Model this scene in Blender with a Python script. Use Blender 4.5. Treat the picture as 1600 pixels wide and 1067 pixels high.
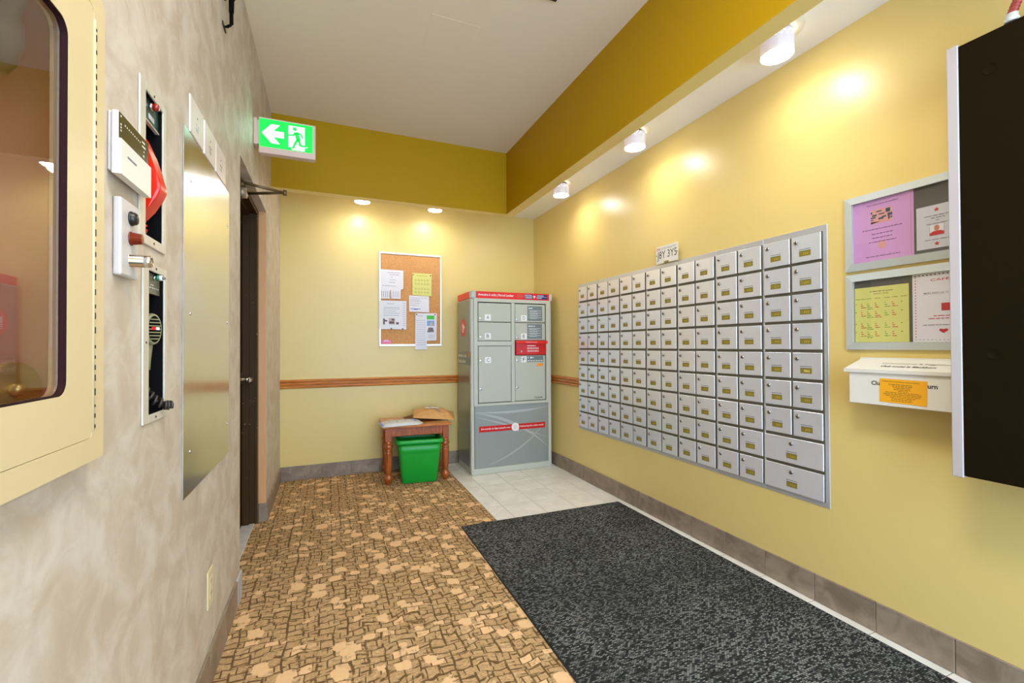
import bpy, bmesh, math, random
from mathutils import Matrix, Vector
random.seed(7)
SC = bpy.context.scene
for o in list(bpy.data.objects):
    bpy.data.objects.remove(o)
COL = SC.collection
PI = math.pi
R = math.radians

# ------------------------------------------------------------------ room dimensions (metres)
XL, XR, YB, ZC = -0.3908, 2.1138, 4.4411, 2.967      # left wall, right wall, back wall, ceiling
XB0, XB1, YB0, YB1 = 1.5193, 1.6091, 3.7678, 3.8542  # valance faces (right valance in X, back valance in Y)
ZV, ZS = 2.4073, 2.5993                              # valance underside, soffit behind it
Y0 = -1.6                                            # open end of the hall behind the camera

# ------------------------------------------------------------------ camera
cam_d = bpy.data.cameras.new('camera')
cam = bpy.data.objects.new('camera', cam_d)
COL.objects.link(cam)
cam_d.sensor_width = 36.0
cam_d.lens = 693.0449 / 1600 * 36.0
cam_d.clip_start = 0.02
yaw, pitch, roll = R(22.5899), R(0.5514), R(-0.2668)
fw = Vector((math.sin(yaw) * math.cos(pitch), math.cos(yaw) * math.cos(pitch), math.sin(pitch)))
rt = Vector((math.cos(yaw), -math.sin(yaw), 0))
up = rt.cross(fw)
rr = rt * math.cos(roll) + up * math.sin(roll)
uu = -rt * math.sin(roll) + up * math.cos(roll)
cam.matrix_world = Matrix(((rr.x, uu.x, -fw.x, 0), (rr.y, uu.y, -fw.y, 0), (rr.z, uu.z, -fw.z, 1.2), (0, 0, 0, 1)))
SC.camera = cam

# ------------------------------------------------------------------ world, lights, exposure
SC.view_settings.view_transform = 'Standard'
SC.view_settings.look = 'None'
SC.view_settings.gamma = 1.0
SC.view_settings.use_curve_mapping = False
SC.view_settings.exposure = 0.52
w = bpy.data.worlds.new('daylight')
SC.world = w
w.use_nodes = True
w.node_tree.nodes['Background'].inputs[0].default_value = (0.50, 0.71, 1.0, 1)
w.node_tree.nodes['Background'].inputs[1].default_value = 5.6

LAMP_W = 1.0
SPILL_W = 1.4
LAMP_COL = (1.0, 0.97, 0.92)
def area_light(name, loc, size, energy, color, rot=(0, 0, 0), shape='DISK', size_y=None, spread=None):
    d = bpy.data.lights.new(name, 'AREA')
    d.shape = shape
    d.size = size
    if size_y: d.size_y = size_y
    d.energy = energy
    d.color = color
    if spread: d.spread = spread
    o = bpy.data.objects.new(name, d)
    o.location = loc
    o.rotation_euler = rot
    COL.objects.link(o)
    return o
# added fill light, unseen at the ceiling above the camera
area_light('fill_light', (0.45, 0.35, 2.94), 0.6, 25.0, (1.0, 0.965, 0.91), shape='RECTANGLE', size_y=0.6)

# ------------------------------------------------------------------ materials
def _mix(nt, fac, c1, c2):
    n = nt.nodes.new('ShaderNodeMix'); n.data_type = 'RGBA'
    for sock, v in ((n.inputs[0], fac), (n.inputs[6], c1), (n.inputs[7], c2)):
        if hasattr(v, 'is_linked'): nt.links.new(v, sock)
        elif isinstance(v, (int, float)): sock.default_value = v
        else: sock.default_value = (*v[:3], 1)
    return n.outputs[2]
def _math(nt, op, a, b=None, c=None, clamp=False):
    n = nt.nodes.new('ShaderNodeMath'); n.operation = op; n.use_clamp = clamp
    for i, v in enumerate((a, b, c)):
        if v is None: continue
        if hasattr(v, 'is_linked'): nt.links.new(v, n.inputs[i])
        else: n.inputs[i].default_value = v
    return n.outputs[0]
def _ramp(nt, fac, lo, hi):
    n = nt.nodes.new('ShaderNodeMapRange'); n.interpolation_type = 'SMOOTHSTEP'
    nt.links.new(fac, n.inputs[0])
    n.inputs[1].default_value = lo; n.inputs[2].default_value = hi
    return n.outputs[0]
def _noise(nt, vec, scale, detail=3, rough=0.5, dist=0.0):
    n = nt.nodes.new('ShaderNodeTexNoise')
    n.inputs['Scale'].default_value = scale; n.inputs['Detail'].default_value = detail
    n.inputs['Roughness'].default_value = rough; n.inputs['Distortion'].default_value = dist
    nt.links.new(vec, n.inputs['Vector'])
    return n
def _coord(nt, scale=(1, 1, 1), rot=(0, 0, 0)):
    t = nt.nodes.new('ShaderNodeTexCoord')
    m = nt.nodes.new('ShaderNodeMapping')
    m.inputs['Scale'].default_value = scale; m.inputs['Rotation'].default_value = rot
    nt.links.new(t.outputs['Object'], m.inputs['Vector'])
    return m.outputs[0]
def _bump(nt, b, height, strength, dist=0.002):
    n = nt.nodes.new('ShaderNodeBump')
    n.inputs['Strength'].default_value = strength; n.inputs['Distance'].default_value = dist
    nt.links.new(height, n.inputs['Height']); nt.links.new(n.outputs[0], b.inputs['Normal'])
def base(name):
    m = bpy.data.materials.new(name); m.use_nodes = True
    return m, m.node_tree, m.node_tree.nodes['Principled BSDF']
def mat(name, col, rough=0.5, metal=0.0, var=0.06, scale=6.0, bump=0.0, bscale=120.0, stretch=(1, 1, 1), spec=0.5, emit=0.0, coat=0.0):
    m, nt, b = base(name)
    v = _coord(nt, stretch)
    n = _noise(nt, v, scale)
    lo = [max(0, c * (1 - var)) for c in col]; hi = [min(1, c * (1 + var)) for c in col]
    c = _mix(nt, n.outputs[0], lo, hi)
    nt.links.new(c, b.inputs['Base Color'])
    b.inputs['Roughness'].default_value = rough; b.inputs['Metallic'].default_value = metal
    b.inputs['Specular IOR Level'].default_value = spec
    b.inputs['Coat Weight'].default_value = coat
    if bump:
        _bump(nt, b, _noise(nt, v, bscale, 2).outputs[0], bump)
    if emit:
        nt.links.new(c, b.inputs['Emission Color']); b.inputs['Emission Strength'].default_value = emit
    return m
def s(r, g, b):                       # sRGB 0-255 to linear
    f = lambda x: (x / 255) / 12.92 if x <= 10 else (((x / 255) + 0.055) / 1.055) ** 2.4
    return (f(r), f(g), f(b))

def mat_wallpaper():
    m, nt, b = base('wallpaper')
    v = _coord(nt, (1, 1, 0.55))
    n1 = _noise(nt, v, 9, 5, 0.62, 0.6); n2 = _noise(nt, v, 34, 4, 0.6, 0.4); n3 = _noise(nt, v, 3.0, 2)
    c = _mix(nt, _ramp(nt, n1.outputs[0], 0.32, 0.68), s(188, 170, 148), s(212, 201, 187))
    c = _mix(nt, _math(nt, 'MULTIPLY', _ramp(nt, n2.outputs[0], 0.45, 0.75), 0.22), c, s(196, 176, 152))
    c = _mix(nt, _math(nt, 'MULTIPLY', n3.outputs[0], 0.25), c, s(206, 194, 172))
    nt.links.new(c, b.inputs['Base Color'])
    b.inputs['Roughness'].default_value = 0.55
    _bump(nt, b, n2.outputs[0], 0.06, 0.002)
    return m
def mat_carpet():
    m, nt, b = base('carpet_pattern')
    t = nt.nodes.new('ShaderNodeTexCoord')
    wn = _noise(nt, t.outputs['Object'], 7.0, 2)
    sub = nt.nodes.new('ShaderNodeVectorMath'); sub.operation = 'SUBTRACT'
    nt.links.new(wn.outputs['Color'], sub.inputs[0]); sub.inputs[1].default_value = (0.5, 0.5, 0.5)
    sc = nt.nodes.new('ShaderNodeVectorMath'); sc.operation = 'MULTIPLY'
    nt.links.new(sub.outputs[0], sc.inputs[0]); sc.inputs[1].default_value = (0.036, 0.100, 0)
    ad = nt.nodes.new('ShaderNodeVectorMath'); ad.operation = 'ADD'
    nt.links.new(t.outputs['Object'], ad.inputs[0]); nt.links.new(sc.outputs[0], ad.inputs[1])
    P = ad.outputs[0]
    def brick(bw, rh, mort, off, rot=0.0, freq=2):
        mp = nt.nodes.new('ShaderNodeMapping'); mp.inputs['Location'].default_value = (off, off * 0.7, 0)
        mp.inputs['Rotation'].default_value = (0, 0, rot)
        nt.links.new(P, mp.inputs['Vector'])
        k = nt.nodes.new('ShaderNodeTexBrick'); k.offset_frequency = freq
        nt.links.new(mp.outputs[0], k.inputs['Vector'])
        k.inputs['Scale'].default_value = 1.0; k.inputs['Mortar Size'].default_value = mort
        k.inputs['Mortar Smooth'].default_value = 0.25
        k.inputs['Brick Width'].default_value = bw; k.inputs['Row Height'].default_value = rh
        k.inputs['Color1'].default_value = (0, 0, 0, 1); k.inputs['Color2'].default_value = (1, 1, 1, 1)
        return k
    k1 = brick(0.052, 0.042, 0.0030, 0.0)
    k2 = brick(0.046, 0.060, 0.0050, 0.31, PI / 2)
    k3 = brick(0.060, 0.0115, 0.0017, 0.17)
    br = _noise(nt, t.outputs['Object'], 21.0, 2)
    gate1 = _ramp(nt, br.outputs[0], 0.40, 0.54)
    gate2 = _ramp(nt, _math(nt, 'SUBTRACT', 1.0, br.outputs[0]), 0.40, 0.54)
    br3 = _noise(nt, t.outputs['Object'], 33.0, 2)
    lines = _math(nt, 'MAXIMUM', _math(nt, 'MULTIPLY', k1.outputs['Fac'], gate1), _math(nt, 'MULTIPLY', k2.outputs['Fac'], gate2))
    fine = _math(nt, 'MULTIPLY', k3.outputs['Fac'], _ramp(nt, br3.outputs[0], 0.45, 0.6))
    vo = nt.nodes.new('ShaderNodeTexVoronoi'); vo.inputs['Scale'].default_value = 9.5; vo.inputs['Randomness'].default_value = 0.8
    vo.distance = 'MINKOWSKI'; vo.inputs['Exponent'].default_value = 3.0
    nt.links.new(P, vo.inputs['Vector'])
    sepc = nt.nodes.new('ShaderNodeSeparateColor'); nt.links.new(vo.outputs['Color'], sepc.inputs[0])
    rad = _math(nt, 'MULTIPLY_ADD', sepc.outputs[0], 0.16, 0.22)
    bn = _noise(nt, t.outputs['Object'], 40.0, 2)
    blob = _ramp(nt, _math(nt, 'MULTIPLY_ADD', bn.outputs[0], 0.22, _math(nt, 'SUBTRACT', _math(nt, 'SUBTRACT', rad, vo.outputs['Distance']), 0.11)), 0.0, 0.04)
    cell = _ramp(nt, k1.outputs['Color'], 0.84, 0.90)
    cell = _math(nt, 'MULTIPLY', cell, _math(nt, 'SUBTRACT', 1.0, k1.outputs['Fac']))
    blob = _math(nt, 'MAXIMUM', blob, _math(nt, 'MULTIPLY', cell, _ramp(nt, bn.outputs[0], 0.34, 0.5)))
    # fine loops and wavy hatching inside the cells
    hm = nt.nodes.new('ShaderNodeMapping'); hm.inputs['Scale'].default_value = (70, 260, 1); nt.links.new(P, hm.inputs['Vector'])
    h = _noise(nt, hm.outputs[0], 1.0, 2)
    loop = _noise(nt, t.outputs['Object'], 420.0, 1)
    hat = _ramp(nt, _math(nt, 'MULTIPLY_ADD', loop.outputs[0], 0.5, _math(nt, 'MULTIPLY', h.outputs[0], 0.6)), 0.44, 0.60)
    big = _noise(nt, t.outputs['Object'], 1.3, 2)
    tan = _mix(nt, k1.outputs['Color'], s(212, 172, 124), s(228, 190, 142))
    tan = _mix(nt, _math(nt, 'MULTIPLY', hat, 0.55), tan, s(140, 110, 70))
    tan = _mix(nt, _math(nt, 'MULTIPLY', fine, 0.6), tan, s(124, 92, 54))
    light = _mix(nt, loop.outputs[0], s(236, 190, 138), s(246, 204, 154))
    c = _mix(nt, _math(nt, 'MULTIPLY', lines, 0.9), tan, s(84, 62, 34))
    c = _mix(nt, _math(nt, 'MULTIPLY', blob, 0.92), c, light)
    c = _mix(nt, _math(nt, 'MULTIPLY', big.outputs[0], 0.18), c, s(150, 118, 72))
    nt.links.new(c, b.inputs['Base Color'])
    b.inputs['Roughness'].default_value = 0.95; b.inputs['Specular IOR Level'].default_value = 0.1
    _bump(nt, b, loop.outputs[0], 0.5, 0.003)
    return m
def mat_doormat():
    m, nt, b = base('ribbed_mat')
    v = _coord(nt)
    k = nt.nodes.new('ShaderNodeTexBrick'); nt.links.new(v, k.inputs['Vector'])
    k.inputs['Scale'].default_value = 1.0; k.inputs['Brick Width'].default_value = 0.0125; k.inputs['Row Height'].default_value = 0.0062
    k.inputs['Mortar Size'].default_value = 0.0011; k.inputs['Mortar Smooth'].default_value = 0.6
    k.inputs['Color1'].default_value = (0.0, 0, 0, 1); k.inputs['Color2'].default_value = (1, 1, 1, 1)
    n = _noise(nt, v, 420, 2); d = _noise(nt, v, 1.6, 2, 0.5)
    f = _ramp(nt, _math(nt, 'MULTIPLY_ADD', n.outputs[0], 0.55, _math(nt, 'MULTIPLY', k.outputs['Color'], 0.42)), 0.36, 0.80)
    dust_and_light = _math(nt, 'MULTIPLY', f, _math(nt, 'MULTIPLY_ADD', _ramp(nt, d.outputs[0], 0.3, 0.7), 0.45, 0.50))
    sx = nt.nodes.new('ShaderNodeSeparateXYZ'); nt.links.new(v, sx.inputs[0])
    ridge_light = _math(nt, 'ABSOLUTE', _math(nt, 'SUBTRACT', _math(nt, 'MULTIPLY_ADD', sx.outputs[1], 0.012, sx.outputs[0]), 0.150))
    ridge_light = _math(nt, 'SUBTRACT', 1.0, _ramp(nt, ridge_light, 0.004, 0.022))          # painted lighter, standing in for light along the raised ridge
    dust_and_light = _math(nt, 'MAXIMUM', dust_and_light, _math(nt, 'MULTIPLY', ridge_light, _math(nt, 'MULTIPLY', f, 0.9)))
    c = _mix(nt, dust_and_light, s(38, 38, 37), s(168, 168, 160))
    c = _mix(nt, k.outputs['Fac'], c, s(22, 22, 22))
    nt.links.new(c, b.inputs['Base Color'])
    b.inputs['Roughness'].default_value = 0.9; b.inputs['Specular IOR Level'].default_value = 0.2
    _bump(nt, b, _math(nt, 'SUBTRACT', 1.0, k.outputs['Fac']), 0.8, 0.003)
    return m
def mat_brushed(name, col, rough, axis=(1, 60, 1), var=0.10, bump=0.06, metal=1.0):
    m, nt, b = base(name)
    v = _coord(nt, axis)
    n = _noise(nt, v, 14, 3); n2 = _noise(nt, _coord(nt), 5, 3)
    c = _mix(nt, n.outputs[0], [x * (1 - var) for x in col], [min(1, x * (1 + var)) for x in col])
    nt.links.new(c, b.inputs['Base Color'])
    b.inputs['Metallic'].default_value = metal
    nt.links.new(_math(nt, 'MULTIPLY_ADD', n2.outputs[0], 0.16, rough - 0.08), b.inputs['Roughness'])
    _bump(nt, b, n.outputs[0], bump, 0.001)
    return m
def mat_wood(name, lo, hi, rough=0.3, axis=(6, 60, 60), scale=2.0, coat=0.3):
    m, nt, b = base(name)
    v = _coord(nt, axis)
    n = _noise(nt, v, scale, 4, 0.6, 0.8)
    c = _mix(nt, _ramp(nt, n.outputs[0], 0.3, 0.7), lo, hi)
    nt.links.new(c, b.inputs['Base Color'])
    b.inputs['Roughness'].default_value = rough; b.inputs['Coat Weight'].default_value = coat
    return m
def mat_chipped(name, col, chip):
    m, nt, b = base(name)
    v = _coord(nt, (1, 1, 0.45))
    n = _noise(nt, v, 70, 4, 0.7); n2 = _noise(nt, v, 9, 2)
    f = _math(nt, 'MULTIPLY', _ramp(nt, n.outputs[0], 0.66, 0.69), _ramp(nt, n2.outputs[0], 0.5, 0.6))
    nt.links.new(_mix(nt, f, col, chip), b.inputs['Base Color'])
    b.inputs['Roughness'].default_value = 0.5; b.inputs['Specular IOR Level'].default_value = 0.15
    return m
def mat_tile(name, lo, hi, rough, scale=5, vein=None):
    m, nt, b = base(name)
    oi = nt.nodes.new('ShaderNodeObjectInfo')
    t = nt.nodes.new('ShaderNodeTexCoord')
    ad = nt.nodes.new('ShaderNodeVectorMath'); ad.operation = 'ADD'
    sc = nt.nodes.new('ShaderNodeVectorMath'); sc.operation = 'SCALE'; sc.inputs[3].default_value = 7.0
    cmb = nt.nodes.new('ShaderNodeCombineXYZ')
    for i in range(3): nt.links.new(oi.outputs['Random'], cmb.inputs[i])
    nt.links.new(cmb.outputs[0], sc.inputs[0])
    nt.links.new(t.outputs['Object'], ad.inputs[0]); nt.links.new(sc.outputs[0], ad.inputs[1])
    n = _noise(nt, ad.outputs[0], scale, 5, 0.6, 0.7)
    c = _mix(nt, _ramp(nt, n.outputs[0], 0.3, 0.7), lo, hi)
    c = _mix(nt, _math(nt, 'MULTIPLY', oi.outputs['Random'], 0.25), c, lo)
    nt.links.new(c, b.inputs['Base Color'])
    b.inputs['Roughness'].default_value = rough
    return m
def mat_glass(name, tint, refl):
    m = bpy.data.materials.new(name); m.use_nodes = True
    nt = m.node_tree; nt.nodes.clear()
    o = nt.nodes.new('ShaderNodeOutputMaterial'); mx = nt.nodes.new('ShaderNodeMixShader')
    g = nt.nodes.new('ShaderNodeBsdfGlossy'); g.inputs['Roughness'].default_value = 0.01
    t = nt.nodes.new('ShaderNodeBsdfTransparent'); t.inputs[0].default_value = (*tint, 1)
    lw = nt.nodes.new('ShaderNodeLayerWeight')          # Schlick curve, the same from both faces of the pane
    f = _math(nt, 'MULTIPLY_ADD', _math(nt, 'POWER', lw.outputs['Facing'], 5.0), 1.0 - refl, refl)
    nt.links.new(f, mx.inputs[0]); nt.links.new(t.outputs[0], mx.inputs[1]); nt.links.new(g.outputs[0], mx.inputs[2])
    nt.links.new(mx.outputs[0], o.inputs[0])
    return m
def mat_emit(name, col, strength):
    m, nt, b = base(name)
    n = _noise(nt, _coord(nt), 3.0)
    c = _mix(nt, n.outputs[0], [x * 0.97 for x in col], col)
    nt.links.new(c, b.inputs['Emission Color']); nt.links.new(c, b.inputs['Base Color'])
    b.inputs['Emission Strength'].default_value = strength
    return m
def mat_cork():
    m, nt, b = base('cork')
    v = _coord(nt)
    n = _noise(nt, v, 160, 4, 0.7); n2 = _noise(nt, v, 5, 3)
    c = _mix(nt, _ramp(nt, n.outputs[0], 0.3, 0.7), s(192, 132, 74), s(226, 172, 112))
    c = _mix(nt, _math(nt, 'MULTIPLY', n2.outputs[0], 0.3), c, s(190, 120, 50))
    nt.links.new(c, b.inputs['Base Color']); b.inputs['Roughness'].default_value = 0.9
    return m

M = {}
M['wallpaper'] = mat_wallpaper()
M['yellow'] = mat('yellow_wall_paint', s(224, 198, 122), 0.36, var=0.02, scale=2.0, bump=0.05, bscale=220)
M['gold'] = mat('mustard_paint', s(180, 139, 2), 0.5, spec=0.2, var=0.02, scale=2.0, bump=0.04, bscale=220)
M['ceiling'] = mat('ceiling_paint', s(238, 222, 196), 0.8, var=0.02, scale=1.5, bump=0.03, bscale=300)
M['soffit'] = mat('soffit_paint', s(244, 242, 236), 0.6, var=0.02, scale=2)
M['carpet'] = mat_carpet()
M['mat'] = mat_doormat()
M['rubber'] = mat('black_rubber', s(26, 26, 26), 0.7)
M['grout'] = mat('grout', s(150, 138, 118), 0.9, var=0.15, scale=30)
M['floor_tile'] = mat_tile('floor_tile_glaze', s(224, 217, 203), s(242, 236, 224), 0.28, 6)
M['base_tile'] = mat_tile('base_tile_glaze', s(124, 106, 88), s(162, 142, 120), 0.45, 9)
M['pale_tile'] = mat('pale_tile_glaze', s(186, 184, 182), 0.5)
M['sill'] = mat_tile('marble_sill', s(196, 192, 184), s(228, 224, 214), 0.3, 6)
M['rail'] = mat_wood('oak_rail', s(168, 92, 26), s(214, 136, 54), 0.3, (60, 60, 60), 0.6)
M['rail_x'] = mat_wood('oak_rail_grain', s(166, 88, 22), s(216, 136, 52), 0.3, (3, 60, 60))
M['rail_y'] = mat_wood('oak_rail_grain_long', s(166, 88, 22), s(216, 136, 52), 0.3, (60, 3, 60))
M['brown_metal'] = mat_chipped('dark_brown_enamel', s(64, 46, 22), s(206, 196, 176))
M['brown_edge'] = mat_chipped('worn_brown_enamel', s(112, 88, 54), s(206, 196, 176))
M['chrome'] = mat('chrome', (0.72, 0.71, 0.70), 0.16, 1.0, var=0.04)
M['lock_metal'] = mat('lock_metal', (0.42, 0.40, 0.37), 0.24, 1.0, var=0.1, scale=60)
M['gasket'] = mat('gasket_rubber', s(44, 22, 22), 0.85, spec=0.1)
M['gap_shade'] = mat('shaded_steel', s(118, 112, 94), 0.5, 0.4, var=0.1, scale=20)  # steel darkened to paint in the shadow between mailbox doors
M['reveal'] = mat('reveal_paint', s(216, 158, 102), 0.5, var=0.07, scale=9, stretch=(1, 1, 6))
M['brass'] = mat('brass', (0.72, 0.56, 0.20), 0.35, 0.8, var=0.15, scale=30)
M['closer'] = mat('closer_paint', s(150, 136, 112), 0.4, 0.4, var=0.12, scale=30)
M['closer_arm'] = mat('bronze_arm', s(112, 90, 60), 0.4, 0.6, var=0.15, scale=40)
M['steel'] = mat_brushed('brushed_aluminium', (0.84, 0.86, 0.91), 0.30, (60, 3, 3), 0.07, metal=0.55)
M['steel_frame'] = mat_brushed('aluminium_frame', (0.62, 0.63, 0.65), 0.40, (60, 3, 3), 0.10, metal=0.6)
M['mirror'] = mat_brushed('polished_steel', (0.74, 0.78, 0.84), 0.20, (4, 60, 4), 0.03, 0.02)
M['dark'] = mat('dark_gap', s(18, 17, 15), 0.8)
M['label'] = mat('yellowed_label', s(136, 120, 40), 0.4, var=0.25, scale=60)
M['label_ink'] = mat('label_digits', s(178, 162, 74), 0.5)
M['label_print'] = mat('label_print', s(232, 220, 130), 0.5)
M['grey_enamel'] = mat('pale_grey_enamel', s(190, 190, 172), 0.34, var=0.02, scale=3)
M['grey_door'] = mat('locker_door_enamel', s(184, 184, 166), 0.32, var=0.025, scale=3)
M['grey_vinyl'] = mat('grey_vinyl', s(150, 154, 148), 0.3, 0.25, var=0.06, scale=2)
M['grey_vinyl_side'] = mat('grey_vinyl_side', s(138, 138, 128), 0.22, 0.45, var=0.08, scale=2)
M['swoosh'] = mat('pale_swoosh', s(176, 180, 174), 0.3, 0.2, var=0.02)
M['post_blue'] = mat('grey_blue_post', s(164, 180, 180), 0.3)
M['sticker_grey'] = mat('grey_sticker', s(112, 124, 122), 0.4)
M['red'] = mat('signal_red', s(222, 22, 18), 0.35, var=0.04)
M['red_dark'] = mat('post_red', s(200, 18, 16), 0.3, var=0.04)
M['navy'] = mat('navy_print', s(34, 40, 110), 0.4)
M['white'] = mat('white_print', s(236, 232, 226), 0.5, var=0.02)
M['black_print'] = mat('black_print', s(30, 28, 28), 0.6)
M['ink'] = mat('grey_ink', s(128, 124, 132), 0.7)
M['ink_blue'] = mat('blue_ink', s(70, 110, 180), 0.7)
M['ink_red'] = mat('red_ink', s(196, 44, 44), 0.6)
M['ink_pinkred'] = mat('faded_red_ink', s(196, 98, 80), 0.6)
M['ink_green'] = mat('green_ink', s(104, 156, 60), 0.6)
M['ink_plum'] = mat('plum_ink', s(100, 60, 96), 0.6)
M['ink_brown'] = mat('brown_ink', s(110, 74, 20), 0.6)
M['orange'] = mat('orange_sticker', s(232, 140, 40), 0.5)
M['paper'] = mat('white_paper', s(228, 226, 230), 0.7, var=0.02, scale=9)
M['paper_grey'] = mat('grey_white_paper', s(206, 206, 210), 0.7, var=0.02, scale=9)
M['paper_yellow'] = mat('yellow_paper', s(220, 216, 124), 0.7, var=0.03, scale=9)
M['paper_pink'] = mat('lilac_paper', s(212, 158, 208), 0.7, var=0.03, scale=9)
M['paper_orange'] = mat('orange_paper', s(240, 170, 24), 0.6, var=0.04, scale=9)
M['hot_pink'] = mat('hot_pink_paper', s(236, 120, 180), 0.6, var=0.08, scale=40)
M['green_print'] = mat('green_print', s(72, 190, 60), 0.6)
M['sky_print'] = mat('sky_photo', s(120, 160, 210), 0.5, var=0.2, scale=40)
M['stone_print'] = mat('stone_photo', s(190, 170, 160), 0.5, var=0.2, scale=60)
M['dark_photo'] = mat('dark_photo', s(96, 66, 56), 0.5, var=0.7, scale=60)
M['roof_print'] = mat('roof_photo', s(112, 100, 98), 0.5, var=0.3, scale=90)
M['photo_peach'] = mat('peach_photo', s(222, 160, 150), 0.5, var=0.1, scale=60)
M['photo_teal'] = mat('teal_photo', s(66, 84, 100), 0.5, var=0.2, scale=60)
M['photo_face'] = mat('skin_photo', s(200, 130, 100), 0.5, var=0.15, scale=80)
M['frame_silver'] = mat('silver_frame', s(196, 202, 198), 0.35, 0.15, var=0.03)
M['frame_white'] = mat('white_metal_frame', s(214, 212, 200), 0.35, 0.1, var=0.03)
M['backing'] = mat('charcoal_backing', s(92, 88, 80), 0.6, var=0.05)
M['board_alu'] = mat('satin_aluminium', (0.74, 0.73, 0.70), 0.35, 0.8, var=0.05)
M['cork'] = mat_cork()
M['white_plastic'] = mat('white_plastic', s(226, 222, 210), 0.4, var=0.02)
M['lilac_plastic'] = mat('aged_white_plastic', s(218, 208, 206), 0.45, var=0.03)
M['cream'] = mat('cream_enamel', s(216, 194, 148), 0.35, var=0.025, scale=4, bump=0.02, bscale=200)
M['cream_inner'] = mat('tan_enamel', s(210, 150, 124), 0.5, var=0.05)
M['ivory'] = mat('ivory_plastic', s(222, 206, 160), 0.4, var=0.03)
M['plate_white'] = mat('plate_white', s(232, 218, 208), 0.4, var=0.03)
M['box_grey'] = mat('cast_alu_paint', s(206, 200, 196), 0.45, 0.1, var=0.05, scale=20)
M['recess'] = mat('recess_black', s(10, 8, 8), 0.8, spec=0.1)
M['recess_trim'] = mat('trim_paint', s(214, 206, 190), 0.4, 0.2, var=0.06, scale=20)
M['olive_panel'] = mat('olive_panel', s(104, 100, 76), 0.35)
M['green_panel'] = mat('dark_green_panel', s(44, 70, 58), 0.3)
M['keypad_olive'] = mat('keypad_window', s(66, 58, 20), 0.25)
M['handset_red'] = mat('handset_red', s(228, 36, 12), 0.3, var=0.04, coat=0.15)
M['amber'] = mat('amber_lens', s(110, 26, 10), 0.2, var=0.1, scale=60, coat=0.3)
M['red_lens'] = mat('red_lens', s(150, 12, 10), 0.15, coat=0.6)
M['green_lens'] = mat('green_lens', s(10, 110, 70), 0.2, coat=0.5)
M['black_plastic'] = mat('black_plastic', s(34, 32, 30), 0.35)
M['grey_plastic'] = mat('grey_plastic', s(110, 106, 100), 0.4)
M['mic_olive'] = mat('olive_plastic', s(134, 130, 92), 0.4)
M['cord_brown'] = mat('dark_cord', s(52, 44, 38), 0.35)
M['exit_green'] = mat_emit('exit_green', (0.0, 0.72, 0.05), 0.78)
M['exit_white'] = mat_emit('exit_white', (0.86, 1.0, 0.92), 1.1)
M['exit_case'] = mat('exit_case', s(216, 186, 172), 0.4, var=0.03)
M['lamp_glow'] = mat_emit('lamp_glow', (1.0, 0.96, 0.90), 22.0)
def mat_shade():
    m, nt, b = base('lamp_shade')
    b.inputs['Base Color'].default_value = (*s(226, 224, 228), 1); b.inputs['Roughness'].default_value = 0.4
    tr = nt.nodes.new('ShaderNodeBsdfTranslucent'); tr.inputs[0].default_value = (0.85, 0.84, 0.88, 1)
    n = _noise(nt, _coord(nt), 20); mx = nt.nodes.new('ShaderNodeMixShader')
    nt.links.new(_math(nt, 'MULTIPLY_ADD', n.outputs[0], 0.04, 0.10), mx.inputs[0])
    nt.links.new(b.outputs[0], mx.inputs[1]); nt.links.new(tr.outputs[0], mx.inputs[2])
    nt.links.new(mx.outputs[0], nt.nodes['Material Output'].inputs[0])
    return m
M['lamp_shade'] = mat_shade()
M['lamp_canopy'] = mat('lamp_canopy', s(232, 224, 200), 0.5, var=0.03)
M['bin_green'] = mat('green_plastic', s(8, 160, 48), 0.38, var=0.05, bump=0.03, bscale=300)
M['cherry'] = mat_wood('cherry_wood', s(134, 58, 16), s(186, 96, 34), 0.28, (40, 40, 5))
M['cherry_top'] = mat_wood('cherry_wood_top', s(172, 92, 26), s(206, 126, 46), 0.25, (4, 40, 40))
M['kraft'] = mat('kraft_paper', s(206, 152, 88), 0.6, var=0.08, scale=30)
M['kraft_dark'] = mat('dark_kraft_paper', s(110, 72, 40), 0.6, var=0.1, scale=30)
M['poly'] = mat('pale_grey_mailer', s(206, 208, 204), 0.35, var=0.05, scale=30)
M['poly_blue'] = mat('mailer_blue_print', s(128, 148, 218), 0.4, var=0.1, scale=60)
M['panel_black'] = mat('matt_black_brown', s(26, 18, 4), 0.8, spec=0.05, var=0.06, bump=0.04, bscale=400)
M['panel_edge'] = mat('pale_grey_edge', s(182, 174, 172), 0.45, var=0.03)
M['hose_red'] = mat('red_armoured_sheath', s(150, 52, 44), 0.5, var=0.2, scale=60)
M['glass'] = mat_glass('tinted_glass', (0.96, 0.92, 0.90), 0.17)
M['clear'] = mat_glass('clear_cover', (0.98, 0.98, 0.98), 0.03)
M['rubber_hose'] = mat('grey_rubber_nozzle', s(120, 122, 112), 0.35, 0.3, var=0.1, scale=20)

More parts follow.
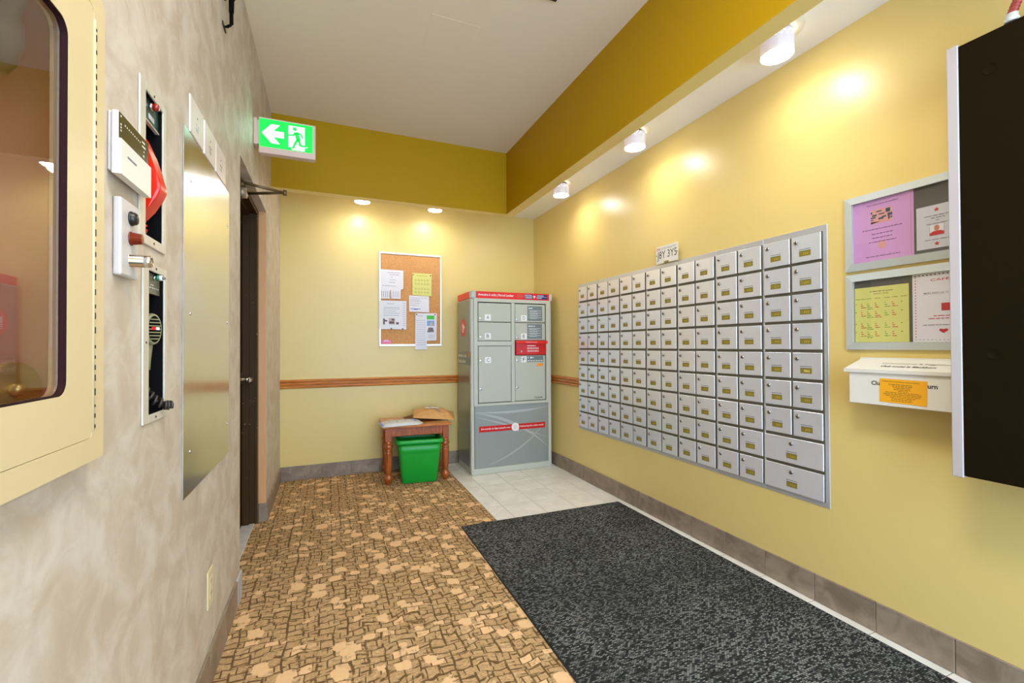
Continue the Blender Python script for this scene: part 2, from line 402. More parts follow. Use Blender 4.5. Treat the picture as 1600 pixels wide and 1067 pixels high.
# ------------------------------------------------------------------ mesh building
class MB:
    def __init__(self):
        self.bm = bmesh.new(); self.mats = []; self.cur = 0
    def use(self, name):
        if name not in self.mats: self.mats.append(name)
        self.cur = self.mats.index(name); return self
    def _tag(self, faces, smooth=False):
        for f in faces:
            f.material_index = self.cur; f.smooth = smooth
    def box(self, x0, x1, y0, y1, z0, z1, bev=0.0, seg=1, Mx=None):
        c = Vector(((x0 + x1) / 2, (y0 + y1) / 2, (z0 + z1) / 2))
        m = Matrix.Translation(c) @ Matrix.Diagonal((abs(x1 - x0), abs(y1 - y0), abs(z1 - z0), 1))
        if Mx is not None: m = Mx @ m
        r = bmesh.ops.create_cube(self.bm, size=1.0, matrix=m)
        fs = set(f for v in r['verts'] for f in v.link_faces)
        if bev:
            es = list(set(e for v in r['verts'] for e in v.link_edges))
            rb = bmesh.ops.bevel(self.bm, geom=es, offset=bev, segments=seg, affect='EDGES', profile=0.5, clamp_overlap=True)
            fs = set(f for f in fs if f.is_valid) | set(rb['faces'])
        self._tag(fs); return self
    def face(self, pts, Mx=None, smooth=False):
        vs = [self.bm.verts.new(Mx @ Vector(p) if Mx is not None else p) for p in pts]
        f = self.bm.faces.new(vs); self._tag([f], smooth); return self
    def prism(self, pts, z0, z1, Mx=None, smooth=False):
        Mx = Mx or Matrix()
        a = [self.bm.verts.new(Mx @ Vector((x, y, z0))) for x, y in pts]
        b = [self.bm.verts.new(Mx @ Vector((x, y, z1))) for x, y in pts]
        n = len(pts); fs = []
        for i in range(n):
            j = (i + 1) % n; fs.append(self.bm.faces.new((a[i], a[j], b[j], b[i])))
        self._tag(fs, smooth)
        self._tag([self.bm.faces.new(list(reversed(a))), self.bm.faces.new(b)])
        return self
    def rings(self, loops, cap0=True, cap1=True, smooth=True, closed=True):
        R_ = [[self.bm.verts.new(p) for p in lp] for lp in loops]
        fs = []
        for k in range(len(R_) - 1):
            n = len(R_[k])
            for i in range(n if closed else n - 1):
                j = (i + 1) % n
                fs.append(self.bm.faces.new((R_[k][i], R_[k][j], R_[k + 1][j], R_[k + 1][i])))
        self._tag(fs, smooth)
        caps = []
        if cap0: caps.append(self.bm.faces.new(list(reversed(R_[0]))))
        if cap1: caps.append(self.bm.faces.new(R_[-1]))
        self._tag(caps); return self
    def lathe(self, prof, n=20, Mx=None, smooth=True, flute=None):
        Mx = Mx or Matrix()
        loops = []
        for r, z in prof:
            lp = []
            for i in range(n):
                a = 2 * PI * i / n; q = r
                if flute and flute[0] < z < flute[1]: q = r * (1 - 0.09 * (i % 2))
                lp.append(Mx @ Vector((max(q, 1e-5) * math.cos(a), max(q, 1e-5) * math.sin(a), z)))
            loops.append(lp)
        return self.rings(loops, smooth=smooth)
    def cyl(self, p0, p1, r0, r1=None, n=16, smooth=True):
        p0, p1 = Vector(p0), Vector(p1); d = p1 - p0
        Mx = Matrix.Translation(p0) @ d.to_track_quat('Z', 'Y').to_matrix().to_4x4()
        return self.lathe([(r0, 0), (r0 if r1 is None else r1, d.length)], n, Mx, smooth)
    def tube(self, path, r, n=8, smooth=True):
        path = [Vector(p) for p in path]; loops = []
        up_ = Vector((0.13, 0.27, 0.95)).normalized()
        for i, p in enumerate(path):
            t = (path[min(i + 1, len(path) - 1)] - path[max(i - 1, 0)]).normalized()
            a = t.cross(up_)
            if a.length < 1e-4: a = t.cross(Vector((1, 0, 0)))
            a.normalize(); b_ = t.cross(a); rad = r[i] if isinstance(r, (list, tuple)) else r
            loops.append([p + (a * math.cos(2 * PI * k / n) + b_ * math.sin(2 * PI * k / n)) * rad for k in range(n)])
        return self.rings(loops, smooth=smooth)
    def disc(self, x, y, z, r, n=20, ry=None):
        return self.face([(x + r * math.cos(2 * PI * i / n), y + (ry or r) * math.sin(2 * PI * i / n), z) for i in range(n)])
    def quad(self, x0, x1, y0, y1, z):
        return self.face([(x0, y0, z), (x1, y0, z), (x1, y1, z), (x0, y1, z)])
    def lines(self, x0, x1, y, h, z, rnd, center=False, gap=0.5, wlen=(2, 7)):
        """one row of word-like marks between x0 and x1"""
        x = x0
        while x < x1 - h * 0.6:
            wd = h * rnd.uniform(*wlen) * 0.55
            self.quad(x, min(x + wd, x1), y, y + h * 0.5, z); x += wd + h * gap
        return self
    def text(self, txt, x0, x1, y0, y1, z, bold=0.0, Mx=None):
        me = text_mesh(txt, bold)
        xs = [v.co.x for v in me.vertices]; ys = [v.co.y for v in me.vertices]
        ax, bx, ay, by = min(xs), max(xs), min(ys), max(ys)
        T = Matrix.Translation((x0, y0, z)) @ Matrix.Diagonal(((x1 - x0) / (bx - ax), (y1 - y0) / (by - ay), 1, 1)) @ Matrix.Translation((-ax, -ay, 0))
        if Mx is not None: T = Mx @ T
        vs = [self.bm.verts.new(T @ v.co) for v in me.vertices]
        for p in me.polygons:
            try:
                f = self.bm.faces.new([vs[i] for i in p.vertices]); self._tag([f])
            except ValueError: pass
        return self
    def build(self, name, parent=None, m=None, Mx=None, smooth=None):
        if m: self.mats = [m]
        bmesh.ops.recalc_face_normals(self.bm, faces=[f for f in self.bm.faces if len(f.edges) and any(len(e.link_faces) == 2 for e in f.edges)])
        me = bpy.data.meshes.new(name); self.bm.to_mesh(me); self.bm.free()
        for k in self.mats: me.materials.append(M[k])
        o = bpy.data.objects.new(name, me); COL.objects.link(o)
        if parent is not None: o.parent = parent
        return o
_TX = {}
def text_mesh(txt, bold):
    if (txt, bold) not in _TX:
        cu = bpy.data.curves.new('writing', 'FONT'); cu.body = txt; cu.resolution_u = 2; cu.offset = bold
        ob = bpy.data.objects.new('writing', cu); COL.objects.link(ob)
        bpy.context.view_layer.update()
        dg = bpy.context.evaluated_depsgraph_get()
        me = bpy.data.meshes.new_from_object(ob.evaluated_get(dg))
        bpy.data.objects.remove(ob); bpy.data.curves.remove(cu)
        _TX[(txt, bold)] = me
    return _TX[(txt, bold)]

def tag(o, label, cat, group=None, kind=None):
    o['label'] = label; o['category'] = cat
    if group: o['group'] = group
    if kind: o['kind'] = kind
    return o
def struct(o, label=None, under=False):
    o['kind'] = 'structure'
    if under:                                    # the valance underside gets the lighter yellow of the walls
        o.data.materials.append(M['yellow'])
        for p in o.data.polygons:
            if p.normal.z < -0.9: p.material_index = 1
    if label: o['label'] = label
    return o
# local frames: x along the wall as read, y up, z out of the wall
ROT = {'R': Matrix(((0, 0, -1), (-1, 0, 0), (0, 1, 0))), 'L': Matrix(((0, 0, 1), (1, 0, 0), (0, 1, 0))),
       'B': Matrix(((1, 0, 0), (0, 0, -1), (0, 1, 0))), 'U': Matrix(((1, 0, 0), (0, 1, 0), (0, 0, 1)))}
def empty(name, loc, frame='U', rz=None):
    o = bpy.data.objects.new(name, None); COL.objects.link(o)
    o.empty_display_size = 0.05
    o.rotation_euler = ROT[frame].to_euler() if rz is None else (0, 0, rz)
    o.location = loc
    return o
def thing(name, label, cat, loc, frame='U', rz=None, group=None):
    return tag(empty(name, loc, frame, rz), label, cat, group)
def copy_tree(o, parent=None):
    c = o.copy(); COL.objects.link(c)
    if parent is not None: c.parent = parent
    for ch in [x for x in bpy.data.objects if x.parent == o]: copy_tree(ch, c)
    return c

# ------------------------------------------------------------------ structure
def panel_with_holes(u0, u1, v0, v1, holes, t):
    """a slab in (u, v) of thickness t below z = 0 with rectangular holes, as one mesh"""
    us = sorted({u0, u1, *[h[0] for h in holes], *[h[1] for h in holes]}); vs = sorted({v0, v1, *[h[2] for h in holes], *[h[3] for h in holes]})
    mb = MB()
    solid = lambda a, b: 0 <= a < len(us) - 1 and 0 <= b < len(vs) - 1 and not any(h[0] <= (us[a] + us[a + 1]) / 2 <= h[1] and h[2] <= (vs[b] + vs[b + 1]) / 2 <= h[3] for h in holes)
    for i in range(len(us) - 1):
        for j in range(len(vs) - 1):
            if not solid(i, j): continue
            a, b, c, d = us[i], us[i + 1], vs[j], vs[j + 1]
            mb.face([(a, c, 0), (b, c, 0), (b, d, 0), (a, d, 0)]); mb.face([(a, d, -t), (b, d, -t), (b, c, -t), (a, c, -t)])
            if not solid(i - 1, j): mb.face([(a, c, -t), (a, c, 0), (a, d, 0), (a, d, -t)])
            if not solid(i + 1, j): mb.face([(b, c, 0), (b, c, -t), (b, d, -t), (b, d, 0)])
            if not solid(i, j - 1): mb.face([(a, c, -t), (b, c, -t), (b, c, 0), (a, c, 0)])
            if not solid(i, j + 1): mb.face([(a, d, 0), (b, d, 0), (b, d, -t), (a, d, -t)])
    bmesh.ops.remove_doubles(mb.bm, verts=mb.bm.verts, dist=1e-5)
    return mb
DY0, DY1, DZ = 2.487, 3.485, 2.135           # doorway
XC = 1.0733                                  # where carpet meets tile
floor = struct(MB().box(-0.70, XC, Y0, YB + 0.1, -0.05, 0.0).build('floor', m='carpet'))
tiles = struct(MB().box(XC, XR + 0.1, Y0, YB + 0.1, -0.05, -0.0015).build('slab', m='grout')); tiles.parent = floor
ceiling = struct(MB().box(-0.70, XB1, Y0, YB + 0.1, ZC, ZC + 0.06).build('ceiling', m='ceiling'))
sf = MB().box(XB1 - 0.02, XR + 0.1, Y0, YB + 0.1, ZS, ZS + 0.04).box(-0.45, XB1, YB1 - 0.02, YB + 0.1, ZS, ZS + 0.04).build('soffit', ceiling, 'soffit')
wl = panel_with_holes(Y0, YB + 0.1, 0.0, ZC, [(0.40, 0.965, 1.05, 1.78), (1.24, 1.39, 1.447, 1.803), (1.262, 1.40, 1.032, 1.388), (DY0, DY1, -1, DZ)], 0.17).build('wall_left', m='wallpaper')
wl.rotation_euler = ROT['L'].to_euler(); wl.location = (XL, 0, 0); struct(wl)
struct(MB().box(XL - 0.17, XR + 0.1, YB, YB + 0.1, 0, ZC).build('wall_back', m='yellow'))
struct(MB().box(XR, XR + 0.1, Y0, YB, 0, ZC).build('wall_right', m='yellow'))
struct(MB().box(XB0, XB1, Y0, YB0, ZV, ZC).box(XB0, XB1, YB0, YB1, ZV, ZC).build('trim_1', m='gold'), under=True)
struct(MB().box(XL, XB0, YB0, YB1, ZV, ZC).build('trim_2', m='gold'), under=True)
# chair rail: three rounded reeds
def rail_profile(n=4):
    z0, z1 = 0.8235, 0.9035; pts = [(0.0, z0), (0.010, z0)]; h = (z1 - z0) / 3
    for k in range(3):
        for i in range(n + 1):
            a = PI * i / n; pts.append((0.011 + 0.011 * math.sin(a), z0 + h * k + h * (0.5 - 0.46 * math.cos(a))))
    return pts + [(0.010, z1), (0.0, z1)]
rp = rail_profile()
mb = MB(); mb.rings([[(x, YB - d, z) for d, z in rp] for x in (XL, XR)], smooth=False); struct(mb.build('trim_3', m='rail_x'))
mb = MB(); mb.rings([[(XR - d, y, z) for d, z in rp] for y in (3.497, YB - 0.022)], smooth=False); struct(mb.build('trim_4', m='rail_y'))
# floor tiles
def tile_box(x0, x1, y0, y1, parent, g=0.0016):
    o = MB().box(x0 + g, x1 - g, y0 + g, y1 - g, -0.012, 0.0 + random.uniform(-0.0004, 0.0003), 0.0012).build('tile', parent, 'floor_tile'); return o
xs = [XC + 0.003, 1.2115, 1.4630, 1.7125, 1.9630, XR]
for i in range(5):
    y = 4.39
    while y > -1.2:
        if y > 2.5 or i == 4: tile_box(xs[i], xs[i + 1], y - 0.25, y, floor)
        y -= 0.25
    tile_box(xs[i], xs[i + 1], 4.39, YB, floor)
# skirting tiles
BT = 0.128
def skirting(name, frame, loc, joints, extra=None):
    root = struct(MB().box(joints[0], joints[-1], 0, BT - 0.002, 0, 0.006).build(name, m='grout'))
    root.rotation_euler = ROT[frame].to_euler(); root.location = loc
    for a, b in zip(joints, joints[1:]):
        MB().box(a + 0.0012, b - 0.0012, 0.001, BT, 0.001, 0.0105 + random.uniform(-0.0008, 0.0008), 0.002).build('tile', root, 'base_tile')
    return root
jr = [-(0.8813 + 0.2525 * k) for k in range(14, -6, -1)]
skirting('baseboard_right', 'R', (XR, 0, 0), [-YB] + [j for j in jr if j > -YB + 0.03])
skirting('baseboard_back', 'B', (0, YB, 0), [XL] + [-0.2975 + 0.2515 * k for k in range(10) if -0.2975 + 0.2515 * k < XR - 0.02] + [XR - 0.012])
bl = skirting('baseboard_left', 'L', (XL, 0, 0), [2.114 - 0.2525 * k for k in range(14, -1, -1)] + [2.372])
MB().box(2.374, DY0, 0.001, BT, 0.001, 0.0105, 0.002).build('tile', bl, 'pale_tile')
for a, b in ((DY1 + 0.012, 3.72), (3.72, 3.972), (3.972, 4.2245), (4.2245, YB - 0.012)):
    MB().box(a + 0.0012, b - 0.0012, 0.001, BT, 0.0, 0.0105, 0.002).build('tile', bl, 'base_tile')
MB().box(DY1 - 0.0105, DY1 - 0.001, 0.001, BT, -0.046, 0.0095, 0.002).build('tile', bl, 'base_tile')

# ------------------------------------------------------------------ the recessed door on the long papered wall
door = struct(empty('door_1', (XL, DY0, 0), 'L'))
W = DY1 - DY0
mb = MB()
mb.box(0.002, W - 0.002, 0, 2.10, -0.168, -0.142)                                     # leaf
mb.build('door_leaf', door, 'brown_metal')
mb = MB().use('brown_metal')
mb.box(W - 0.022, W - 0.0005, 0, DZ - 0.001, -0.168, -0.062); mb.box(0.0005, 0.022, 0, DZ - 0.001, -0.168, -0.062)
mb.box(0.022, W - 0.022, DZ - 0.024, DZ - 0.001, -0.168, -0.062)
mb.box(W - 0.040, W - 0.022, 0, DZ - 0.024, -0.138, -0.098); mb.box(0.022, 0.04, 0, DZ - 0.024, -0.138, -0.098); mb.box(0.04, W - 0.04, DZ - 0.042, DZ - 0.024, -0.138, -0.098)
mb.use('brown_edge')
mb.box(W - 0.030, W - 0.0005, 0, DZ - 0.001, -0.062, -0.047, 0.003); mb.box(0.0005, 0.03, 0, DZ - 0.001, -0.062, -0.047, 0.003); mb.box(0.03, W - 0.03, DZ - 0.030, DZ - 0.001, -0.062, -0.047, 0.003)
mb.build('door_frame', door)
MB().box(W - 0.0018, W - 0.0002, BT, DZ - 0.001, -0.046, -0.0005).build('reveal_lining', door, 'reveal')
sill = MB().box(0.0, W, -0.02, 0.003, -0.165, -0.066, 0.002).build('sill', door, 'sill')
hd = MB(); hd.box(W - 0.135, W - 0.06, 0.955, 1.035, -0.142, -0.135, 0.003); hd.cyl((W - 0.095, 0.985, -0.136), (W - 0.095, 0.985, -0.075), 0.012)
hd.box(W - 0.205, W - 0.082, 0.972, 0.998, -0.082, -0.066, 0.005, 2)
hd.build('door_handle', door, 'chrome')
cl = MB(); cl.box(0.10, 0.36, 2.02, 2.088, -0.142, -0.075, 0.012, 2)
cl.cyl((0.33, 2.05, -0.06), (0.33, 2.05, -0.02), 0.034, 0.028, 20); cl.cyl((0.33, 2.05, -0.142), (0.33, 2.05, -0.06), 0.036, 0.034, 20)
cb = cl.build('door_closer', door, 'closer')
ar = MB(); ar.cyl((0.33, 2.082, -0.045), (0.33, 2.118, -0.045), 0.011)
e_ = (0.385, 2.092, 0.163)
ar.tube([(0.33, 2.108, -0.045), e_], 0.0085, 6); ar.tube([(0.50, 2.098, -0.052), (0.44, 2.094, 0.05), e_], [0.0075, 0.009, 0.006], 6)
ar.cyl((e_[0], 2.078, e_[2]), (e_[0], 2.106, e_[2]), 0.011, n=10); ar.box(0.47, 0.53, 2.088, 2.10, -0.066, -0.04)
ar.build('closer_arm', cb, 'closer_arm')

# ------------------------------------------------------------------ recessed lamps along the coves
def make_lamp(label, x, y):
    root = thing('cove_lamp', label, 'lamp', (x, y, ZS), group='drum lamps in the ceiling cove')
    cn = MB(); cn.lathe([(0.104, -0.0005), (0.104, -0.006), (0.098, -0.010), (0.052, -0.012)], 32); cn.build('canopy', root, 'lamp_canopy')
    nk = MB(); nk.lathe([(0.05, -0.010), (0.05, -0.026), (0.062, -0.028)], 24); nk.build('collar', root, 'black_plastic')
    # perforated drum: two rows of small square holes near the top
    sh = MB(); n = 72; zs = [-0.027, -0.040, -0.045, -0.052, -0.057, -0.114]
    for ra in (0.066, 0.0645):
        v = [[sh.bm.verts.new((ra * math.cos(2 * PI * i / n), ra * math.sin(2 * PI * i / n), z)) for i in range(n)] for z in zs]
        for k in range(len(zs) - 1):
            for i in range(n):
                if k in (1, 3) and i % 4 == (0 if k == 1 else 2): continue
                j = (i + 1) % n; f = sh.bm.faces.new((v[k][i], v[k][j], v[k + 1][j], v[k + 1][i])); f.smooth = True
    sh.build('shade', root, 'lamp_shade')
    gl = MB(); gl.lathe([(0.061, -0.104), (0.063, -0.110), (0.055, -0.1155), (0.02, -0.118), (0.0, -0.118)], 32); gl.build('bulb', root, 'lamp_glow')
    li = area_light('lamp_light', (0, 0, -0.121), 0.11, LAMP_W, LAMP_COL, spread=R(176)); li.parent = root
    sd = bpy.data.lights.new('bulb_spill', 'POINT'); sd.energy = SPILL_W; sd.color = LAMP_COL; sd.shadow_soft_size = 0.03      # added point light, widening the lamp's spill on wall and soffit
    so_ = bpy.data.objects.new('bulb_spill', sd); so_.location = (0, 0, -0.135); COL.objects.link(so_); so_.parent = root
    pd = bpy.data.lights.new('bulb_light', 'POINT'); pd.energy = 0.12; pd.color = LAMP_COL; pd.shadow_soft_size = 0.025
    po = bpy.data.objects.new('bulb_light', pd); po.location = (0, 0, -0.075); COL.objects.link(po); po.parent = root
    return root
LX = 1.85
make_lamp('white drum lamp in the cove, largest, above the end of the mailboxes', LX, 1.357)
make_lamp('white drum lamp in the cove, middle of the three above the mailbox wall', LX, 2.347)
make_lamp('small white drum lamp in the cove, third along, close to the corner', LX, 3.337)
make_lamp('lamp peeking below the far valance, the one nearer the exit sign', 0.287, 4.15)
make_lamp('lamp peeking below the far valance, the one above the cork board', 0.943, 4.15)
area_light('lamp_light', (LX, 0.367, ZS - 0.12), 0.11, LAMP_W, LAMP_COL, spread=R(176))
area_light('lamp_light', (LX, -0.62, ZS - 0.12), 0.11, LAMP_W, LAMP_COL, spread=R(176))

# ------------------------------------------------------------------ floor mat
mt = thing('floor_mat', 'large charcoal ribbed entrance mat on the carpet and tiles', 'mat', (0.82, 2.85, 0.0))
mb = MB(); nx, ny = 110, 70; L_ = 3.6; Wm = 1.226
def mz(x, y):
    rx = 0.150 + 0.012 * math.sin(y * 2.1) - 0.012 * y
    return 0.0085 + 0.011 * math.exp(-((x - rx) / 0.014) ** 2) + 0.0008 * math.sin(x * 9 + y * 4)
grid = [[mb.bm.verts.new((Wm * i / nx + 0.002 * math.sin(j * 0.5), -L_ * j / ny - 0.022 * i / nx, mz(Wm * i / nx, -L_ * j / ny))) for i in range(nx + 1)] for j in range(ny + 1)]
for j in range(ny):
    for i in range(nx):
        f = mb.bm.faces.new((grid[j + 1][i], grid[j + 1][i + 1], grid[j][i + 1], grid[j][i])); f.smooth = True
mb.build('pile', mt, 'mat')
mb = MB()
mb.prism([(-0.004, 0.004), (Wm + 0.004, -0.018), (Wm + 0.004, -0.018 - L_), (-0.004, 0.004 - L_)], 0.0005, 0.0072); mb.build('backing', mt, 'rubber')

# ------------------------------------------------------------------ mailbox panel
mp = thing('mailbox_panel', 'wall panel of brushed aluminium mailboxes with many small locked doors', 'mailboxes', (XR, 2.4036, 0.451), 'R')
ay, bz = 2.4036, 0.451
def ma(y): return -(y - ay)
def mz_(z): return z - bz
for k in range(7):                                           # seven frame strips, a hair apart
    y0 = 1.3255 + 0.307 * k; y1 = y0 + 0.307
    if k == 0: y0 = 1.312
    if k == 6: y1 = 3.495
    mb = MB(); mb.use('steel_frame').box(ma(y1) + 0.0012, ma(y0) - 0.0012, 0, 1.300, 0.0008, 0.005 + 0.0006 * (k % 2), 0.001)
    if True: mb.use('gap_shade').box(ma(1.3255 + 0.307 * k + 0.3015), ma(1.3255 + 0.307 * k + 0.006), mz_(0.474), mz_(1.722), 0.004, 0.0062)
    mb.build('frame_panel', mp)
dsmall = dict(w=0.140, h=0.1245)
def door_mesh(wd, h, lk, lab):
    mb = MB(); mb.use('steel').box(0, wd, -h, 0, 0.0135, 0.0185, 0.0016); mb.use('gap_shade').box(0.003, wd - 0.003, -h + 0.003, -0.003, 0.0062, 0.0136)
    d = mb.build('mailbox_door', mp)
    l = MB(); l.use('lock_metal').lathe([(0.0100, 0.0185), (0.0100, 0.0235), (0.0080, 0.0255), (0.0, 0.0258)], 14, Matrix.Translation((lk[0], -lk[1], 0)))
    l.use('dark').box(lk[0] - 0.001, lk[0] + 0.001, -lk[1] - 0.005, -lk[1] + 0.005, 0.0245, 0.0262); lo = l.build('lock', d)
    c = MB(); x, y, ww, hh = lab
    c.use('dark').box(x - 0.003, x + ww, -y + 0.0075, -y + 0.0095, 0.018, 0.0188)
    c.use('label').quad(x, x + ww, -y - hh, -y, 0.01865)
    c.use('dark').box(x - 0.0006, x, -y - hh, -y, 0.0185, 0.0193).box(x - 0.0006, x + ww, -y, -y + 0.0014, 0.0185, 0.0193)
    c.use('label_ink')
    for q in range(3): c.quad(x + ww * (0.36 + 0.17 * q), x + ww * (0.36 + 0.17 * q) + 0.0045, -y - hh * 0.72, -y - hh * 0.32, 0.0188)
    la = c.build('name_label', d)
    return d, lo, la
small = door_mesh(0.140, 0.1245, (0.0238, 0.028), (0.0405, 0.074, 0.0535, 0.0245))
wide = door_mesh(0.2985, 0.1245, (0.145, 0.027), (0.1205, 0.0765, 0.053, 0.0250))
usedd = {}
def put_door(kit, x, y):
    d, lo, la = kit
    if id(d) in usedd:
        nd = d.copy(); COL.objects.link(nd)
        for ch in (lo, la):
            n = ch.copy(); COL.objects.link(n); n.parent = nd
        d = nd
    usedd[id(kit[0])] = 1
    d.location = (x + random.uniform(-0.0006, 0.0006), y + random.uniform(-0.0006, 0.0006), 0)
    d.rotation_euler = (R(random.uniform(-0.35, 0.35)), R(random.uniform(-0.35, 0.35)), R(random.uniform(-0.2, 0.2)))
    return d
last = None
for k in range(7):
    for j in range(2):
        yl = 1.3255 + 0.307 * k + (0.148 if j == 0 else 0.2985)
        for r in range(9):
            if k == 0 and r >= 7: continue
            d = put_door(small, ma(yl), mz_(1.7195 - 0.1397 * r))
            if k == 0 and j == 0 and r == 4: last = d
for r in (7, 8): put_door(wide, ma(1.3255 + 0.3045), mz_(1.7195 - 0.1397 * r))
tx = MB(); tx.text('PH3', 0.058, 0.084, -0.093, -0.080, 0.0190); tx.build('name_lettering', last, 'label_print')
# postal code plate
pc = thing('postal_code_plate', 'white postal code plate above the mailboxes reading J8Y 3Y5', 'sign', (XR, 2.331, 1.811), 'R')
pw, ph = 0.103, 0.0585
MB().box(-pw, pw, -ph, ph, 0.0205, 0.0225, 0.0005).box(-pw * 0.5, pw * 0.5, -ph * 0.9, ph * 0.9, 0.0005, 0.0205).build('plate', pc, 'white_plastic')
t = MB(); t.use('black_print').text('J8Y 3Y5', -pw * 0.90, pw * 0.90, -ph * 0.70, ph * 0.42, 0.0228, 0.0)
t.use('ink').text('POSTES CANADA POST', -pw * 0.52, pw * 0.86, ph * 0.56, ph * 0.78, 0.0228)
t.use('ink_red').quad(-pw * 0.90, -pw * 0.85, ph * 0.50, ph * 0.88, 0.0228).quad(-pw * 0.66, -pw * 0.62, ph * 0.50, ph * 0.88, 0.0228)
t.face([(-pw * 0.75 + 0.007 * math.cos(a) * (1 if i % 2 else 0.5), ph * 0.69 + 0.009 * math.sin(a) * (1 if i % 2 else 0.5), 0.0228) for i, a in [(i, PI / 2 + 2 * PI * i / 10 + PI / 5) for i in range(10)]])
t.build('lettering', pc)
st = MB(); st.use('black_print')
for x in (-pw * 0.94, pw * 0.94): st.disc(x, -ph * 0.02, 0.0229, 0.004, 10)
st.use('label').quad(-0.026, 0.018, -ph * 1.0, -ph * 0.80, 0.0229)
st.build('screw', pc)

# ------------------------------------------------------------------ notice frames, sheets, suggestion box
def snap_frame(label, zt, zb):
    y0, y1 = 1.2335, 0.615
    r = thing('notice_display', label, 'frame', (XR, (y0 + y1) / 2, (zt + zb) / 2), 'R', group='notice frames beside the mailboxes')
    hw, hh, b = (y0 - y1) / 2, (zt - zb) / 2, 0.031
    MB().box(-hw + 0.004, hw - 0.004, -hh + 0.004, hh - 0.004, 0.0005, 0.005).build('backing_board', r, 'backing')
    for p in ([(-hw, -hh), (hw, -hh), (hw - b, -hh + b), (-hw + b, -hh + b)], [(-hw, hh), (-hw + b, hh - b), (hw - b, hh - b), (hw, hh)],
              [(-hw, -hh), (-hw + b, -hh + b), (-hw + b, hh - b), (-hw, hh)], [(hw, -hh), (hw, hh), (hw - b, hh - b), (hw - b, -hh + b)]):
        cx = sum(q[0] for q in p) / 4; cy = sum(q[1] for q in p) / 4
        mb = MB(); lo = [mb.bm.verts.new((x, y, 0.002)) for x, y in p]; hi = [mb.bm.verts.new((x, y, 0.014 if abs(x) > hw - 0.001 or abs(y) > hh - 0.001 else 0.020)) for x, y in p]
        q = [(cx + (x - cx) * 0.996, cy + (y - cy) * 0.996) for x, y in p]
        for i in range(4):
            j = (i + 1) % 4; mb.bm.faces.new((lo[i], lo[j], hi[j], hi[i]))
        mb.bm.faces.new(hi); mb.bm.faces.new(list(reversed(lo)))
        mb.build('frame_rail', r, 'frame_silver')
    MB().box(-hw + b - 0.004, hw - b + 0.004, -hh + b - 0.004, hh - b + 0.004, 0.0098, 0.0108).build('cover', r, 'clear')
    return r
snap_frame('upper silver snap frame with a lilac notice, beside the mailboxes', 1.8325, 1.5135)
snap_frame('lower silver snap frame with a yellow calendar, above the suggestion box', 1.4995, 1.1765)
def sheet(name, label, frame, loc, w_, h_, m, group=None, cut=None, z=0.0):
    r = thing(name, label, 'paper', loc, frame, group=group)
    pts = cut or [(-w_ / 2, -h_ / 2), (w_ / 2, -h_ / 2), (w_ / 2, h_ / 2), (-w_ / 2, h_ / 2)]
    MB().prism(pts, z, z + 0.0005).build('page', r, m)
    return r
rd = random.Random(3)
CX = XR - 0.0062
# lilac notice
r = sheet('notice_sheet', 'lilac notice with a small photo and rosette, in the upper frame', 'R', (CX, 1.0955, 1.673), 0.215, 0.263, 'paper_pink', 'sheets in the notice frames')
t = MB(); t.use('ink_plum').text('Vous aimez jouer au scrabble?', -0.056, 0.057, 0.1035, 0.112, 0.0008, 0.012)
for k, (a, b) in enumerate(((-0.072, 0.072), (-0.038, 0.038), (-0.036, 0.036), (-0.048, 0.050))): t.lines(a, b, 0.004 - 0.0165 * k - (0.004 if k else 0), 0.0058, 0.0008, rd, wlen=(1.5, 5), gap=0.4)
t.lines(-0.060, 0.062, -0.109, 0.0055, 0.0008, rd)
t.quad(0.0985, 0.0992, -0.125, 0.124, 0.0008)
t.build('lettering', r)
t = MB(); t.use('photo_peach').quad(-0.040, 0.037, 0.028, 0.086, 0.0008).use('photo_teal')
for a, b, c, d in ((-.04, -.022, .05, .056), (-.035, -.018, .058, .066), (-.02, .0, .074, .079), (-.012, .01, .062, .067), (.014, .03, .066, .082), (.02, .037, .05, .062), (-.012, .006, .042, .05), (-.04, -.03, .042, .046), (.0, .016, .048, .054), (-.04, -.034, .07, .078), (.022, .028, .036, .05), (.03, .037, .04, .046)):
    t.quad(a, b, c, d, 0.0010)
t.use('black_print').face([(-.04, .028, .001), (-.005, .034, .001), (-.04, .037, .001)])
t.build('photo_print', r)
t = MB(); t.use('photo_peach').face([(0.0 + 0.017 * math.cos(a) * (1 if i % 2 else 0.86), -0.064 + 0.017 * math.sin(a) * (1 if i % 2 else 0.86), 0.0008) for i, a in [(i, 2 * PI * i / 24) for i in range(24)]]); t.build('rosette_print', r)
def star(t, x, y, rad, z):
    return t.face([(x + rad * math.cos(a) * (1 if i % 2 == 0 else 0.42), y + rad * math.sin(a) * (1 if i % 2 == 0 else 0.42), z) for i, a in [(i, PI / 2 + 2 * PI * i / 10) for i in range(10)]])
